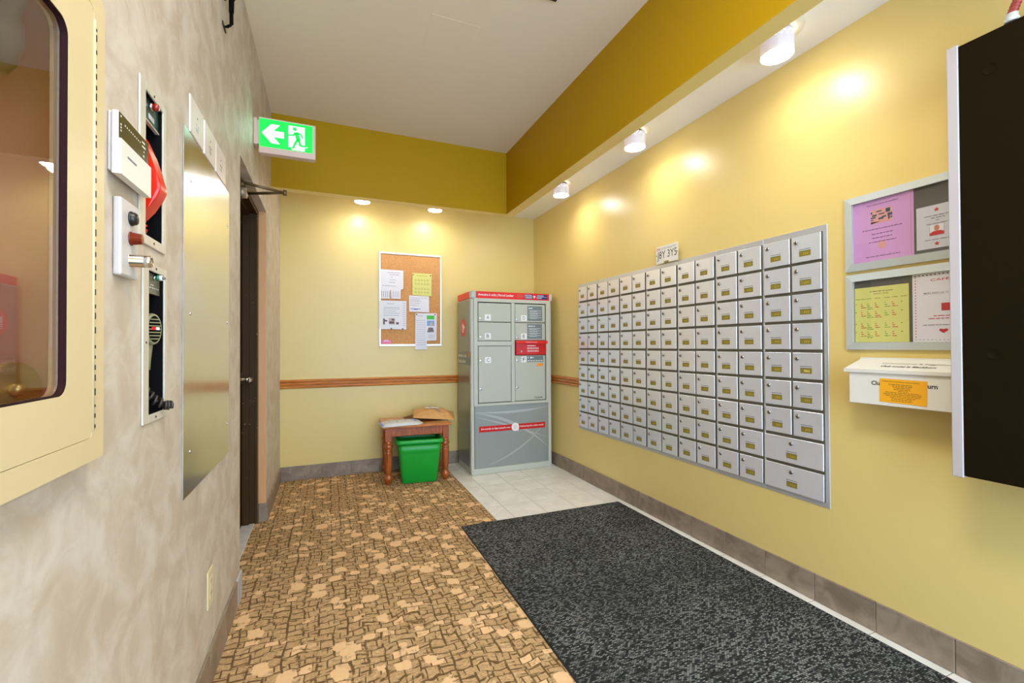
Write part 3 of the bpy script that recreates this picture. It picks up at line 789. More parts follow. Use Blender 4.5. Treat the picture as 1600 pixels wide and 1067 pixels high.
# white notice with stars
r = sheet('notice_sheet', 'white notice with two red stars and a portrait, in the upper frame', 'R', (CX, 0.8695, 1.641), 0.221, 0.163, 'paper_grey', 'sheets in the notice frames')
t = MB(); t.use('ink_red'); star(t, -0.0485, 0.063, 0.0095, 0.0008); star(t, -0.0485, -0.065, 0.0095, 0.0008); t.build('star_print', r)
t = MB(); t.use('ink'); t.lines(-0.085, 0.02, 0.040, 0.006, 0.0008, rd).lines(-0.066, -0.024, 0.031, 0.006, 0.0008, rd).lines(-0.052, -0.040, 0.022, 0.005, 0.0008, rd).lines(-0.080, 0.03, 0.010, 0.0055, 0.0008, rd).lines(-0.085, 0.02, -0.050, 0.0055, 0.0008, rd); t.build('lettering', r)
t = MB(); t.use('ink').quad(-0.0705, -0.0265, -0.0335, 0.0085, 0.0008); t.use('paper').quad(-0.0695, -0.0275, -0.0325, 0.0075, 0.0009)
t.use('ink_red').face([(-0.0695, -0.0325, 0.001), (-0.0275, -0.0325, 0.001), (-0.0275, -0.022, 0.001), (-0.037, -0.017, 0.001), (-0.058, -0.017, 0.001), (-0.0695, -0.024, 0.001)])
t.use('photo_face').disc(-0.0485, -0.006, 0.0011, 0.008, 14, 0.011)
t.build('photo_print', r)
# yellow calendar
r = sheet('notice_sheet', 'yellow calendar page with red and green entries, in the lower frame', 'R', (CX, 1.1035, 1.3235), 0.193, 0.231, 'paper_yellow', 'sheets in the notice frames')
t = MB(); t.use('ink_brown').text('F\u00e9vrier 2020', -0.025, 0.027, 0.083, 0.0895, 0.0008).lines(-0.040, 0.045, 0.0945, 0.005, 0.0008, rd)
cx7 = [-0.094, -0.073, -0.050, -0.021, 0.014, 0.040, 0.070]
for c in cx7: t.lines(c, c + 0.02, 0.066, 0.004, 0.0008, rd)
t.build('lettering', r)
for colr, idx in (('ink_red', (1, 3, 5)), ('ink_green', (2, 4)), ('ink_brown', (0, 6))):
    t = MB(); t.use(colr)
    for ri, y in enumerate((0.045, 0.010, -0.040, -0.075)):
        for c in idx:
            t.lines(cx7[c], cx7[c] + 0.005, y, 0.0065, 0.0008, rd, wlen=(1, 1.6))
            if c in (0, 6): continue
            t.lines(cx7[c], cx7[c] + 0.009, y - 0.008, 0.006, 0.0008, rd); t.lines(cx7[c], cx7[c] + 0.020, y - 0.016, 0.0055, 0.0008, rd)
            if c == 2 or (c == 3 and ri == 1): t.lines(cx7[c], cx7[c] + 0.024, y - 0.023, 0.0055, 0.0008, rd)
    t.build('calendar_entries', r)
# café notice
r = sheet('notice_sheet', 'white notice with a dotted red border and red heart, in the lower frame', 'R', (CX, 0.857, 1.3375), 0.277, 0.262, 'paper', 'sheets in the notice frames')
t = MB(); t.use('ink_red').text('CAF\u00c9-DESSERT', -0.0825, 0.078, 0.099, 0.110, 0.0008, 0.01)
t.use('ink').text('MERCREDI LE 12 F', -0.103, -0.022, 0.050, 0.0575, 0.0008, 0.006)
t.use('ink_red').lines(-0.074, 0.05, -0.034, 0.006, 0.0008, rd).lines(-0.090, 0.06, -0.044, 0.006, 0.0008, rd)
t.use('ink').lines(-0.106, 0.08, -0.068, 0.0055, 0.0008, rd); t.build('lettering', r)
t = MB(); t.use('ink_red').quad(-0.0505, -0.012, -0.014, 0.0145, 0.0008)
t.face([(-0.045 + 0.0125 * math.sin(a) ** 3 * 1.1, -0.088 + 0.010 * (0.81 * math.cos(a) - 0.31 * math.cos(2 * a) - 0.12 * math.cos(3 * a)), 0.0008) for a in [2 * PI * i / 20 for i in range(20)]])
for k in range(21): t.disc(-0.129, 0.117 - 0.0114 * k, 0.0008, 0.0022, 8)
t.build('red_print', r)
t = MB(); t.use('ink_plum')
for k in range(22): t.disc(-0.129 + 0.0122 * k, 0.124, 0.0008, 0.0026, 8).quad(-0.131 + 0.0122 * k, -0.126 + 0.0122 * k, -0.123, -0.1215, 0.0008)
t.build('border_print', r)
# suggestion box
sb = thing('suggestion_box', 'white metal suggestion box with a sloping lid under the notice frames', 'box', (XR, 0.985, 0.96), 'R')
hw = 0.180; D = 0.1138
mb = MB(); mb.box(-hw, hw, 0.0, 0.132, 0.0008, D, 0.002); mb.build('box_body', sb, 'white_plastic')
mb = MB(); pf = [(0.0008, 0.134), (D, 0.126), (D + 0.010, 0.1265), (D + 0.011, 0.1395), (D + 0.004, 0.1410), (0.012, 0.176), (0.012, 0.184), (0.0008, 0.184)]
mb.rings([[(x, y, z) for z, y in pf] for x in (-hw - 0.014, hw + 0.014)], smooth=False); lid = mb.build('lid', sb, 'white_plastic')
a0 = Vector((0, 0.1410, D + 0.004)); a1 = Vector((0, 0.176, 0.012)); vv = (a1 - a0).normalized(); nn = Vector((1, 0, 0)).cross(vv)
LM = Matrix(((1, vv.x, nn.x, 0), (0, vv.y, nn.y, 0.1410), (0, vv.z, nn.z, D + 0.004), (0, 0, 0, 1)))
t = MB(); t.use('black_print').text('Commentaires & Suggestions', -0.09, 0.135, 0.060, 0.074, 0.0006, 0.0, LM).text('Club social le Blackburn', -0.08, 0.095, 0.028, 0.044, 0.0006, 0.02, LM); t.build('lid_lettering', lid)
t = MB(); t.use('black_print').text('Club Social le Blackburn', -0.098, 0.110, 0.078, 0.095, D + 0.0006, 0.025); t.build('lettering', sb)
r = sheet('notice_card', 'orange printed card stuck across the front of the suggestion box', 'R', (XR - D - 0.0012, 0.9790, 1.0195), 0.150, 0.091, 'paper_orange')
r.rotation_euler.rotate_axis('Z', R(-1.2))
t = MB(); t.use('ink_brown')
t.text('COMIT\u00c9 DU CLUB SOCIAL LE BLACKBURN', -0.067, 0.052, 0.0335, 0.0385, 0.0008, 0.01)
for k, (a, b) in enumerate(((-.046, .03), (-.034, .03), (-.03, .026), (-.028, .024), (-.014, .016), (-.055, .055), (-.062, .06), (-.055, .055), (-.04, .04), (-.034, .034), (-.036, .032))):
    t.lines(a, b, 0.024 - 0.0062 * k, 0.0042, 0.0008, rd)
t.build('lettering', r)

# ------------------------------------------------------------------ black panel box at the edge of the mailbox wall
pb = thing('wall_cabinet', 'tall black wall cabinet with a pale grey front edge and two round caps', 'cabinet', (XR, 0.797, 0.765), 'R')
FX = XR - 1.90; Hh = 1.412; Wd = 0.62
MB().box(0.028, Wd, 0.006, Hh - 0.006, 0.05, FX - 0.004, 0.002).build('cabinet_body', pb, 'panel_black')
MB().box(0.0, 0.0285, 0.0, Hh, 0.048, FX, 0.002).build('edge_strip', pb, 'panel_edge')
MB().box(0.30, 0.58, 0.25, 0.32, 0.0008, 0.05).box(0.30, 0.58, 1.10, 1.17, 0.0008, 0.05).build('wall_bracket', pb, 'panel_edge')
for z in (1.290, 0.402):
    kc = MB(); Mx = Matrix.Translation((0.103, z, 0))
    kc.lathe([(0.0175, FX - 0.004), (0.0175, FX - 0.0032), (0.0165, FX - 0.0029), (0.0155, FX - 0.0036), (0.0, FX - 0.0036)], 24, Mx); kc.build('round_cap', pb, 'panel_black')
hs = thing('armoured_cable', 'red armoured cable curving into the top of the black wall cabinet', 'cable', (1.925, 0.652, 2.177))
pth = []; 
for i in range(90):
    f = i / 89; a = PI * 0.62 * f
    pth.append((0.05 * f, -0.10 * f - 0.14 * f * f, 0.024 + 0.20 * math.sin(a)))
mb = MB(); mb.tube(pth, [0.0125 if i % 2 else 0.0105 for i in range(90)], 10, False); mb.build('sheath', hs, 'hose_red')
mb = MB(); mb.lathe([(0.017, 0.0), (0.017, 0.012), (0.0145, 0.014), (0.0145, 0.026)], 12); mb.build('connector', hs, 'frame_silver')

# ------------------------------------------------------------------ parcel locker
lk = thing('parcel_locker', 'grey parcel locker with red top band standing in the corner', 'locker', (1.225, 3.9377, 0.0), 'B')
def lx(x): return x - 1.225
LW = 0.838; LD = 0.435
MB().box(0.002, LW, 0.002, 1.64, -LD, -0.03, 0.004).build('carcass', lk, 'grey_enamel')
mb = MB(); mb.box(0.0, 0.036, 0.0, 1.64, -0.04, 0.0, 0.012, 3); mb.box(LW - 0.036, LW, 0.0, 1.64, -0.04, 0.0, 0.012, 3)
mb.box(0.006, LW - 0.006, 0.0, 0.058, -0.035, 0.004, 0.004)
mb.build('corner_post', lk, 'grey_enamel')
# protruding door frame
mb = MB(); a, b, c, d = lx(1.2507), lx(2.043), 0.637, 1.642
mb.box(a, lx(1.2905), c, d, -0.03, 0.010, 0.002); mb.box(lx(2.0), b, c, d, -0.03, 0.010, 0.002); mb.box(lx(1.2905), lx(2.0), 1.612, d, -0.03, 0.010, 0.002); mb.box(lx(1.2905), lx(2.0), c, 0.662, -0.03, 0.010, 0.002)
mb.box(lx(1.630), lx(1.6665), 0.662, 1.612, -0.03, 0.004, 0.002); mb.box(lx(1.2905), lx(1.630), 1.2005, 1.2435, -0.03, 0.004, 0.002)
mb.build('door_frame', lk, 'grey_enamel')
MB().box(lx(1.2905), lx(2.0), 0.662, 1.612, -0.03, -0.016).build('frame_back', lk, 'dark')
def ldoor(letter, x0, x1, z0, z1, kz, lz, lab_dx=0.072, second=None):
    mb = MB(); mb.box(lx(x0), lx(x1), z0, z1, -0.015, 0.003, 0.003); o = mb.build('locker_door', lk, 'grey_door')
    k = MB()
    for kk in [kz] + ([second] if second else []):
        k.use('chrome').lathe([(0.0125, 0.003), (0.0125, 0.009), (0.009, 0.010), (0, 0.010)], 16, Matrix.Translation((lx(x0) + 0.021, kk, 0)))
        k.use('dark').box(lx(x0) + 0.019, lx(x0) + 0.0225, kk - 0.007, kk + 0.006, 0.0095, 0.0106)
    k.build('lock', o)
    cx = lx(x0) + 0.021 + lab_dx
    t = MB(); t.use('white').box(cx - 0.030, cx + 0.030, lz - 0.028, lz + 0.028, 0.003, 0.0036); t.use('black_print').text(letter, cx - 0.013, cx + 0.013, lz - 0.017, lz + 0.017, 0.004); t.build('letter_label', o)
    return o
ldoor('A', 1.2985, 1.6265, 1.4275, 1.604, 1.4596, 1.4683); ldoor('B', 1.2985, 1.6265, 1.2475, 1.4215, 1.2828, 1.2921)
ldoor('C', 1.2985, 1.6265, 0.668, 1.1965, 1.0605, 1.0665, second=0.7973)
d4 = ldoor('D', 1.6700, 1.9920, 1.4275, 1.604, 1.4575, 1.4682); d5 = ldoor('E', 1.6700, 1.9920, 1.2535, 1.4215, 1.2812, 1.2908); d6 = ldoor('F', 1.6700, 1.9920, 0.668, 1.1065, 1.0588, 1.0669, second=0.7977)
def info(door_, x0, x1, z0, z1, head, n):
    t = MB(); t.use('sticker_grey').box(lx(x0), lx(x1), z0, z1, 0.0031, 0.0038); t.use('white')
    h = (z1 - z0)
    t.lines(lx(x0) + 0.012, lx(x0) + head, z1 - 0.026, 0.016, 0.0041, rd, wlen=(4, 6))
    for k in range(n):
        y = z1 - 0.046 - k * (h - 0.055) / n
        t.quad(lx(x0) + 0.012, lx(x0) + 0.017, y - 0.002, y + 0.004, 0.0041); t.lines(lx(x0) + 0.026, lx(x1) - 0.012, y, 0.0065, 0.0041, rd); t.lines(lx(x0) + 0.026, lx(x1) - 0.05, y - 0.009, 0.0065, 0.0041, rd)
    t.build('instruction_sticker', door_)
info(d4, 1.8007, 1.9618, 1.442, 1.587, 0.07, 4); info(d5, 1.797, 1.959, 1.266, 1.4125, 0.085, 4)
t = MB(); t.use('sticker_grey').box(lx(1.791), lx(1.970), 1.040, 1.1, 0.0031, 0.0038); t.use('white').quad(lx(1.802), lx(1.812), 1.078, 1.090, 0.0041)
t.disc(lx(1.838), 1.083, 0.0041, 0.010, 14).quad(lx(1.838), lx(1.868), 1.080, 1.087, 0.0041).lines(lx(1.80), lx(1.962), 1.05, 0.014, 0.0041, rd, wlen=(2, 4)); t.build('instruction_sticker', d6)
MB().box(lx(1.90), lx(1.968), 0.999, 1.026, 0.0031, 0.0037).build('orange_sticker', d6, 'orange')
t = MB(); t.use('black_print').text('Canada', lx(1.8728), lx(1.958), 0.684, 0.706, 0.0036, 0.01); t.build('lettering', d6)
# red letter slot
ms = MB(); ms.box(lx(1.672), lx(1.997), 1.1105, 1.249, -0.010, 0.020, 0.004); so = ms.build('mail_slot', lk, 'red_dark')
fl = MB(); fl.rings([[(x, y, z) for z, y in ((0.020, 1.249), (0.038, 1.246), (0.043, 1.222), (0.036, 1.220), (0.020, 1.228))] for x in (lx(1.668), lx(2.001))], smooth=False); fl.build('slot_flap', so, 'red')
t = MB(); t.use('white').lines(lx(1.79), lx(1.88), 1.196, 0.014, 0.0206, rd, wlen=(9, 11))
for k in range(4): t.lines(lx(1.79), lx(1.913), 1.178 - 0.0095 * k - (0.008 if k > 1 else 0), 0.008, 0.0206, rd)
t.text('Courrier de retour', lx(1.77), lx(1.89), 1.228, 1.240, 0.0435); t.build('lettering', so)
k = MB(); k.use('chrome').lathe([(0.011, 0.020), (0.011, 0.025), (0, 0.026)], 14, Matrix.Translation((lx(1.729), 1.146, 0))); k.build('lock', so)
# lower graphic panel
mb = MB(); mb.box(lx(1.2635), lx(2.0255), 0.0600, 0.6345, -0.03, -0.004); gp = mb.build('graphic_panel', lk, 'grey_vinyl')
def ribbon(pts, wd, z):
    t = MB(); n = len(pts)
    for i in range(n - 1):
        (xa, ya), (xb, yb) = pts[i], pts[i + 1]; wa = wd * math.sin(PI * (i + 0.3) / (n - 0.4)); wb = wd * math.sin(PI * (i + 1.3) / (n - 0.4))
        t.face([(xa, ya - wa / 2, z), (xb, yb - wb / 2, z), (xb, yb + wb / 2, z), (xa, ya + wa / 2, z)])
    return t.build('swoosh_print', gp, 'swoosh')
def bez(p0, p1, p2, n=16): return [((1 - t) ** 2 * p0[0] + 2 * t * (1 - t) * p1[0] + t * t * p2[0], (1 - t) ** 2 * p0[1] + 2 * t * (1 - t) * p1[1] + t * t * p2[1]) for t in [i / n for i in range(n + 1)]]
G0, G1 = lx(1.266), lx(2.022)
ribbon(bez((G0, 0.58), (0.45, 0.545), (G1, 0.60)), 0.022, -0.0035); ribbon(bez((G0, 0.575), (0.48, 0.50), (G1, 0.20)), 0.030, -0.0034)
ribbon(bez((G0, 0.54), (0.40, 0.44), (G1 - 0.02, 0.30)), 0.014, -0.0033); ribbon(bez((0.16, 0.075), (0.56, 0.19), (G1 - 0.02, 0.46)), 0.018, -0.0032)
t = MB(); t.use('red_dark').box(lx(1.3045), lx(1.990), 0.392, 0.4465, -0.0032, -0.0022); t.use('white').disc(lx(1.670), 0.4195, -0.0015, 0.040, 28)
t.face([(lx(1.68), 0.39, -0.0015), (lx(1.70), 0.375, -0.0015), (lx(1.708), 0.40, -0.0015)])
t.text('Du monde en ligne jusqu\u2019\u00e0 vous', lx(1.325), lx(1.618), 0.408, 0.430, -0.0014, 0.015).text('Delivering the online world', lx(1.722), lx(1.970), 0.408, 0.430, -0.0014, 0.015)
t.use('ink_pinkred')
for k in range(4): t.quad(lx(1.655), lx(1.688), 0.405 + 0.009 * k, 0.4065 + 0.009 * k, -0.0012)
t.quad(lx(1.655), lx(1.657), 0.402, 0.437, -0.0012); t.build('slogan_banner', gp)
# red top band
tb = MB(); tb.use('grey_enamel').box(0.004, LW - 0.004, 1.64, 1.646, -LD, 0.006); tb.use('red').box(lx(1.2778), lx(2.0372), 1.646, 1.711, -0.012, 0.006); tb.box(0.0, 0.012, 1.650, 1.711, -LD, -0.04); tb.box(LW - 0.012, LW, 1.65, 1.711, -LD, -0.04)
tb.use('post_blue').box(0.0, lx(1.2778), 1.644, 1.713, -0.055, 0.009, 0.010, 2); tb.use('grey_enamel').box(lx(2.0372), LW + 0.008, 1.644, 1.713, -0.055, 0.009, 0.010, 2); tb.box(0.012, LW - 0.012, 1.64, 1.70, -LD, -0.012)
top = tb.build('top_band', lk)
t = MB(); t.use('white').text('Armoire \u00e0 colis | Parcel Locker', lx(1.296), lx(1.655), 1.664, 1.692, 0.0066, 0.02)
t.use('ink_pinkred').lines(lx(1.69), lx(1.755), 1.688, 0.012, 0.0066, rd).lines(lx(1.69), lx(1.755), 1.676, 0.012, 0.0066, rd).lines(lx(1.69), lx(1.75), 1.664, 0.012, 0.0066, rd)
t.use('navy').quad(lx(1.770), lx(1.859), 1.655, 1.701, 0.0066).quad(lx(1.898), lx(2.018), 1.655, 1.701, 0.0066).use('white').quad(lx(1.770), lx(1.859), 1.677, 1.679, 0.0069).quad(lx(1.898), lx(2.018), 1.677, 1.679, 0.0069)
t.text('POSTES', lx(1.776), lx(1.848), 1.684, 1.696, 0.0069, 0.02).text('CANADA', lx(1.776), lx(1.852), 1.661, 1.673, 0.0069, 0.02).text('CANADA', lx(1.904), lx(1.978), 1.684, 1.696, 0.0069, 0.02).text('POST', lx(1.904), lx(1.958), 1.661, 1.673, 0.0069, 0.02)
t.disc(lx(1.879), 1.678, 0.0067, 0.0, 3) if False else None
def wing(t, cx, cy, sz, z, Mx=None):
    """the carrier's white wing emblem: an arrow head with three speed bars"""
    t.face([(cx - sz * 0.45, cy + sz * 0.62, z), (cx + sz * 0.62, cy + sz * 0.05, z), (cx + sz * 0.25, cy - sz * 0.14, z), (cx - sz * 0.55, cy - sz * 0.05, z)], Mx)
    for k in range(3):
        y = cy - sz * (0.16 + 0.18 * k); t.face([(cx - sz * 0.55, y, z), (cx - sz * 0.55, y - sz * 0.11, z), (cx + sz * (0.30 - 0.14 * k), y - sz * 0.11, z), (cx + sz * (0.40 - 0.14 * k), y, z)], Mx)
t.use('white'); wing(t, lx(1.877), 1.678, 0.021, 0.007)
t.build('band_lettering', top)
# printed side skin, facing the table
SM = Matrix(((0, 0, -1, 0), (0, 1, 0, 0), (1, 0, 0, 0), (0, 0, 0, 1)))      # local x -> depth
sp = MB(); sp.box(-0.0012, 0.002, 0.066, 1.638, -LD + 0.004, -0.045); side = sp.build('side_skin', lk, 'grey_vinyl_side')
t = MB(); T = SM @ Matrix.Translation((0, 0, 0.0016))
def sq(t, y0, y1, z0, z1, lift=0.0): t.face([(a, b, lift) for a, b in ((-(y1 - 3.9377), z0), (-(y0 - 3.9377), z0), (-(y0 - 3.9377), z1), (-(y1 - 3.9377), z1))], T)
t.use('red'); t.face([(-(4.178 - 3.9377) + 0.086 * math.cos(a), 1.377 + 0.088 * math.sin(a), 0) for a in [2 * PI * i / 32 for i in range(32)]], T)
t.use('white'); wing(t, -(4.17 - 3.9377), 1.378, 0.075, 0.0004, T)
t.use('sticker_grey'); sq(t, 3.945, 4.366, 1.018, 1.147)
t.use('white'); t.text('Armoire \u00e0 colis', -(4.358 - 3.9377), -(4.075 - 3.9377), 1.092, 1.126, 0.0004, 0.02, T).text('Parcel Locker', -(4.358 - 3.9377), -(4.105 - 3.9377), 1.036, 1.072, 0.0004, 0.02, T)
t.use('orange'); t.face([(-(3.985 - 3.9377) + 0.026 * math.cos(a), 1.118 + 0.026 * math.sin(a), 0.0004) for a in [2 * PI * i / 18 for i in range(18)]], T)
t.build('side_print', side)

# ------------------------------------------------------------------ side table with turned legs
tb_ = thing('side_table', 'small cherry side table with turned fluted legs against the far wall', 'table', (0.748, 4.16, 0.0), rz=R(-3.5))
TW, TD, TH = 0.600, 0.500, 0.512
mb = MB(); mb.box(-TW / 2, TW / 2, -TD / 2, TD / 2, TH - 0.022, TH, 0.006, 2); mb.build('tabletop', tb_, 'cherry_top')
lxp, lyp = TW / 2 - 0.052, TD / 2 - 0.052
mb = MB(); mb.box(-lxp, lxp, -lyp - 0.016, -lyp + 0.004, 0.415, TH - 0.022, 0.002).box(-lxp, lxp, lyp - 0.004, lyp + 0.016, 0.415, TH - 0.022, 0.002)
mb.box(-lxp - 0.016, -lxp + 0.004, -lyp, lyp, 0.415, TH - 0.022, 0.002).box(lxp - 0.004, lxp + 0.016, -lyp, lyp, 0.415, TH - 0.022, 0.002); mb.build('apron', tb_, 'cherry')
prof = [(r_ * 1.16, z_) for r_, z_ in [(0.014, 0.0), (0.020, 0.006), (0.018, 0.018), (0.024, 0.026), (0.031, 0.046), (0.032, 0.058), (0.026, 0.076), (0.018, 0.086), (0.024, 0.092), (0.018, 0.099), (0.0235, 0.106), (0.0245, 0.115), (0.030, 0.272), (0.028, 0.280), (0.022, 0.286), (0.031, 0.294), (0.022, 0.302), (0.023, 0.308), (0.033, 0.325), (0.033, 0.334), (0.023, 0.352), (0.030, 0.360), (0.024, 0.368), (0.024, 0.380)]]
for i, (sx, sy) in enumerate(((-1, -1), (1, -1), (-1, 1), (1, 1))):
    mb = MB(); Mx = Matrix.Translation((sx * lxp, sy * lyp, 0)); mb.lathe(prof, 28, Mx, True, (0.112, 0.275))
    mb.box(sx * lxp - 0.027, sx * lxp + 0.027, sy * lyp - 0.027, sy * lyp + 0.027, 0.378, TH - 0.022, 0.002); mb.build('leg', tb_, 'cherry')

# ------------------------------------------------------------------ green bin
gb = thing('recycling_bin', 'open bright green plastic bin standing under the side table', 'bin', (0.762, 4.040, 0.0), rz=R(-6.2))
def rrect(w_, d_, rad, z, n=5):
    pts = []
    for cx, cy, a0_ in ((w_ / 2 - rad, d_ / 2 - rad, 0), (-w_ / 2 + rad, d_ / 2 - rad, 90), (-w_ / 2 + rad, -d_ / 2 + rad, 180), (w_ / 2 - rad, -d_ / 2 + rad, 270)):
        for i in range(n + 1):
            a = R(a0_ + 90 * i / n); pts.append((cx + rad * math.cos(a), cy + rad * math.sin(a), z))
    return pts
mb = MB()
secs = [(0.298, 0.228, 0.03, 0.002), (0.308, 0.238, 0.03, 0.008), (0.354, 0.286, 0.032, 0.262), (0.355, 0.287, 0.032, 0.265), (0.3585, 0.2905, 0.033, 0.267), (0.370, 0.304, 0.034, 0.352)]
mb.rings([rrect(*q) for q in secs] + [rrect(0.352, 0.286, 0.03, 0.350), rrect(0.29, 0.22, 0.03, 0.010)], True, True)
mb.build('tub', gb, 'bin_green')
mb = MB(); mb.rings([rrect(0.372, 0.306, 0.034, 0.352), rrect(0.404, 0.338, 0.04, 0.350), rrect(0.412, 0.346, 0.042, 0.356), rrect(0.410, 0.344, 0.042, 0.374), rrect(0.400, 0.334, 0.04, 0.384), rrect(0.378, 0.312, 0.036, 0.386), rrect(0.362, 0.296, 0.032, 0.378), rrect(0.356, 0.290, 0.03, 0.352)], False, False); mb.build('rim', gb, 'bin_green')

# ------------------------------------------------------------------ mailers on the table
def pillow(w_, d_, t_, nx, ny, seed, lift=0.0, wr=0.004, taper=None, pw=0.6):
    rn = random.Random(seed); mb = MB(); ph = [rn.uniform(0, 6) for _ in range(6)]
    top_, bot = [], []
    for j in range(ny + 1):
        v = 2 * j / ny - 1; ra, rb = [], []
        for i in range(nx + 1):
            u = 2 * i / nx - 1; k = max(0, (1 - abs(u) ** 3) * (1 - abs(v) ** 3)); edge = min(1, 6 * (1 - max(abs(u), abs(v))))
            x, y = u * w_ / 2, v * d_ / 2
            if taper: y *= 1 - taper * max(0, u - 0.72) / 0.28
            wz = wr * edge * (math.sin(9 * u + 4 * v + ph[0]) + math.sin(13 * v - 6 * u + ph[1]) * 0.6 + math.sin(21 * u + ph[2]) * 0.35)
            ra.append((x, y, lift + 0.0015 + t_ * k ** pw + wz * 0.8)); rb.append((x, y, lift + (-0.001) + max(0, wz * 0.1)))
        top_.append(ra); bot.append(rb)
    for g, fl_ in ((top_, False), (bot, True)):
        V = [[mb.bm.verts.new(p) for p in row] for row in g]
        for j in range(ny):
            for i in range(nx):
                q = (V[j][i], V[j][i + 1], V[j + 1][i + 1], V[j + 1][i]); f = mb.bm.faces.new(tuple(reversed(q)) if fl_ else q); f.smooth = True
        if not fl_: VT = V
        else: VB = V
    rim = [(0, i) for i in range(nx)] + [(j, nx) for j in range(ny)] + [(ny, i) for i in range(nx, 0, -1)] + [(j, 0) for j in range(ny, 0, -1)]
    for a, b in zip(rim, rim[1:] + rim[:1]):
        mb.bm.faces.new((VB[a[0]][a[1]], VB[b[0]][b[1]], VT[b[0]][b[1]], VT[a[0]][a[1]]))
    return mb
def pz(u, v, t_, pw=0.6): return 0.0015 + t_ * max(0, (1 - abs(u) ** 3) * (1 - abs(v) ** 3)) ** pw
r = thing('bubble_mailer', 'flat pale grey mailer with blue printed ends lying on the side table', 'mailer', (0.602, 4.005, 0.5150), rz=R(4))
mb = pillow(0.37, 0.22, 0.030, 26, 14, 5, wr=0.0015, taper=0.55); mb.build('envelope', r, 'poly')
t = MB()
def strip(t, u0, u1, v0, v1, W_, D_, t_, up_=0.0035, n=6, pw=0.6):
    for i in range(n):
        for j in range(n):
            a, b = u0 + (u1 - u0) * i / n, u0 + (u1 - u0) * (i + 1) / n; c, d = v0 + (v1 - v0) * j / n, v0 + (v1 - v0) * (j + 1) / n
            t.face([(u * W_ / 2, v * D_ / 2, pz(u, v, t_, pw) + up_) for u, v in ((a, c), (b, c), (b, d), (a, d))], smooth=True)
t.use('poly_blue'); strip(t, -0.985, -0.90, -0.9, 0.9, 0.37, 0.22, 0.030, 0.002); strip(t, 0.55, 0.69, -0.55, 0.70, 0.37, 0.22, 0.030)
t.use('ink')
for u0, u1, v0, v1 in ((-.62, -.52, -.1, .05), (-.1, -.02, .35, .5), (.0, .1, .35, .5), (-.25, -.2, .0, .1), (.1, .2, -.2, 0), (.25, .3, .2, .3), (-.3, -.2, -.5, -.4)): strip(t, u0, u1, v0, v1, 0.37, 0.22, 0.030, 0.0032, 2)
t.build('address_print', r)
r = thing('padded_envelope', 'crumpled brown kraft padded envelope resting over the darker one on the side table', 'mailer', (0.925, 4.150, 0.5555), rz=R(-8))
r.rotation_euler = (R(9), R(5), R(-10))
mb = pillow(0.38, 0.26, 0.050, 36, 26, 11, wr=0.006, pw=1.15); mb.build('envelope', r, 'kraft')
t = MB(); t.use('paper'); strip(t, -0.45, 0.22, 0.02, 0.62, 0.38, 0.26, 0.050, 0.0072, 8, 1.15)
t.use('ink'); strip(t, 0.05, 0.35, -0.42, -0.34, 0.38, 0.26, 0.050, 0.0072, 4, 1.15); strip(t, -0.2, 0.18, 0.06, 0.10, 0.38, 0.26, 0.050, 0.0078, 4, 1.15); t.build('address_label', r)
r = thing('padded_envelope', 'dark brown envelope underneath the crumpled kraft one on the side table', 'mailer', (0.855, 4.262, 0.5150), rz=R(9))
mb = pillow(0.34, 0.22, 0.034, 20, 14, 17, wr=0.002); mb.build('envelope', r, 'kraft_dark')

# ------------------------------------------------------------------ cork board and its sheets
cbx, cbz = 0.7645, 1.659
cbd = thing('cork_board', 'aluminium framed cork notice board hanging on the far wall', 'board', (cbx, YB, cbz), 'B')
bw, bh = 0.306, 0.4585
MB().box(-bw + 0.006, bw - 0.006, -bh + 0.006, bh - 0.006, 0.001, 0.009).build('cork_panel', cbd, 'cork')
for a in ((-bw, bw, bh - 0.021, bh), (-bw, bw, -bh, -bh + 0.021), (-bw, -bw + 0.017, -bh + 0.021, bh - 0.021), (bw - 0.017, bw, -bh + 0.021, bh - 0.021)):
    MB().box(*a, 0.0008, 0.0155, 0.003).build('frame_rail', cbd, 'board_alu')
def bsheet(name, label, pts, m, z=0.0162):
    """pts are (x, z) corners on the back wall"""
    cx = sum(p[0] for p in pts) / len(pts); cz = sum(p[1] for p in pts) / len(pts)
    r = thing(name, label, 'paper', (cx, YB - z, cz), 'B', group='sheets on the cork board')
    MB().prism([(x - cx, y - cz) for x, y in pts], 0, 0.0006).build('page', r, m)
    return r, cx, cz
r, cx, cz = bsheet('pinned_sheet', 'white handwritten sheet with tear-off tabs, top corner of the cork board', [(0.470, 1.6615), (0.560, 1.6615), (0.5625, 1.746), (0.569, 1.746), (0.571, 1.6640), (0.661, 1.6640), (0.663, 1.751), (0.689, 1.7655), (0.689, 1.943), (0.470, 1.945)], 'paper')
t = MB(); t.use('ink'); 
for a, b, y in ((.54, .66, 1.915), (.555, .65, 1.895), (.57, .59, 1.87), (.56, .62, 1.845), (.55, .61, 1.82), (.49, .62, 1.785)): t.lines(a - cx, b - cx, y - cz, 0.008, 0.0009, rd)
for k in range(10): t.quad(0.48 + 0.018 * k - cx, 0.484 + 0.018 * k - cx, 1.675 - cz, 1.735 - cz, 0.0009) if k != 5 else None
t.build('lettering', r)
r, cx, cz = bsheet('pinned_sheet', 'white sheet with dark photos and a tab strip, low on the cork board', [(0.463, 1.367), (0.716, 1.365), (0.718, 1.645), (0.463, 1.643)], 'paper')
t = MB(); t.use('ink')
for a, b, y in ((.53, .60, 1.612), (.50, .65, 1.575), (.50, .65, 1.56), (.50, .62, 1.54), (.50, .65, 1.52), (.50, .64, 1.50)): t.lines(a - cx, b - cx, y - cz, 0.007, 0.0009, rd)
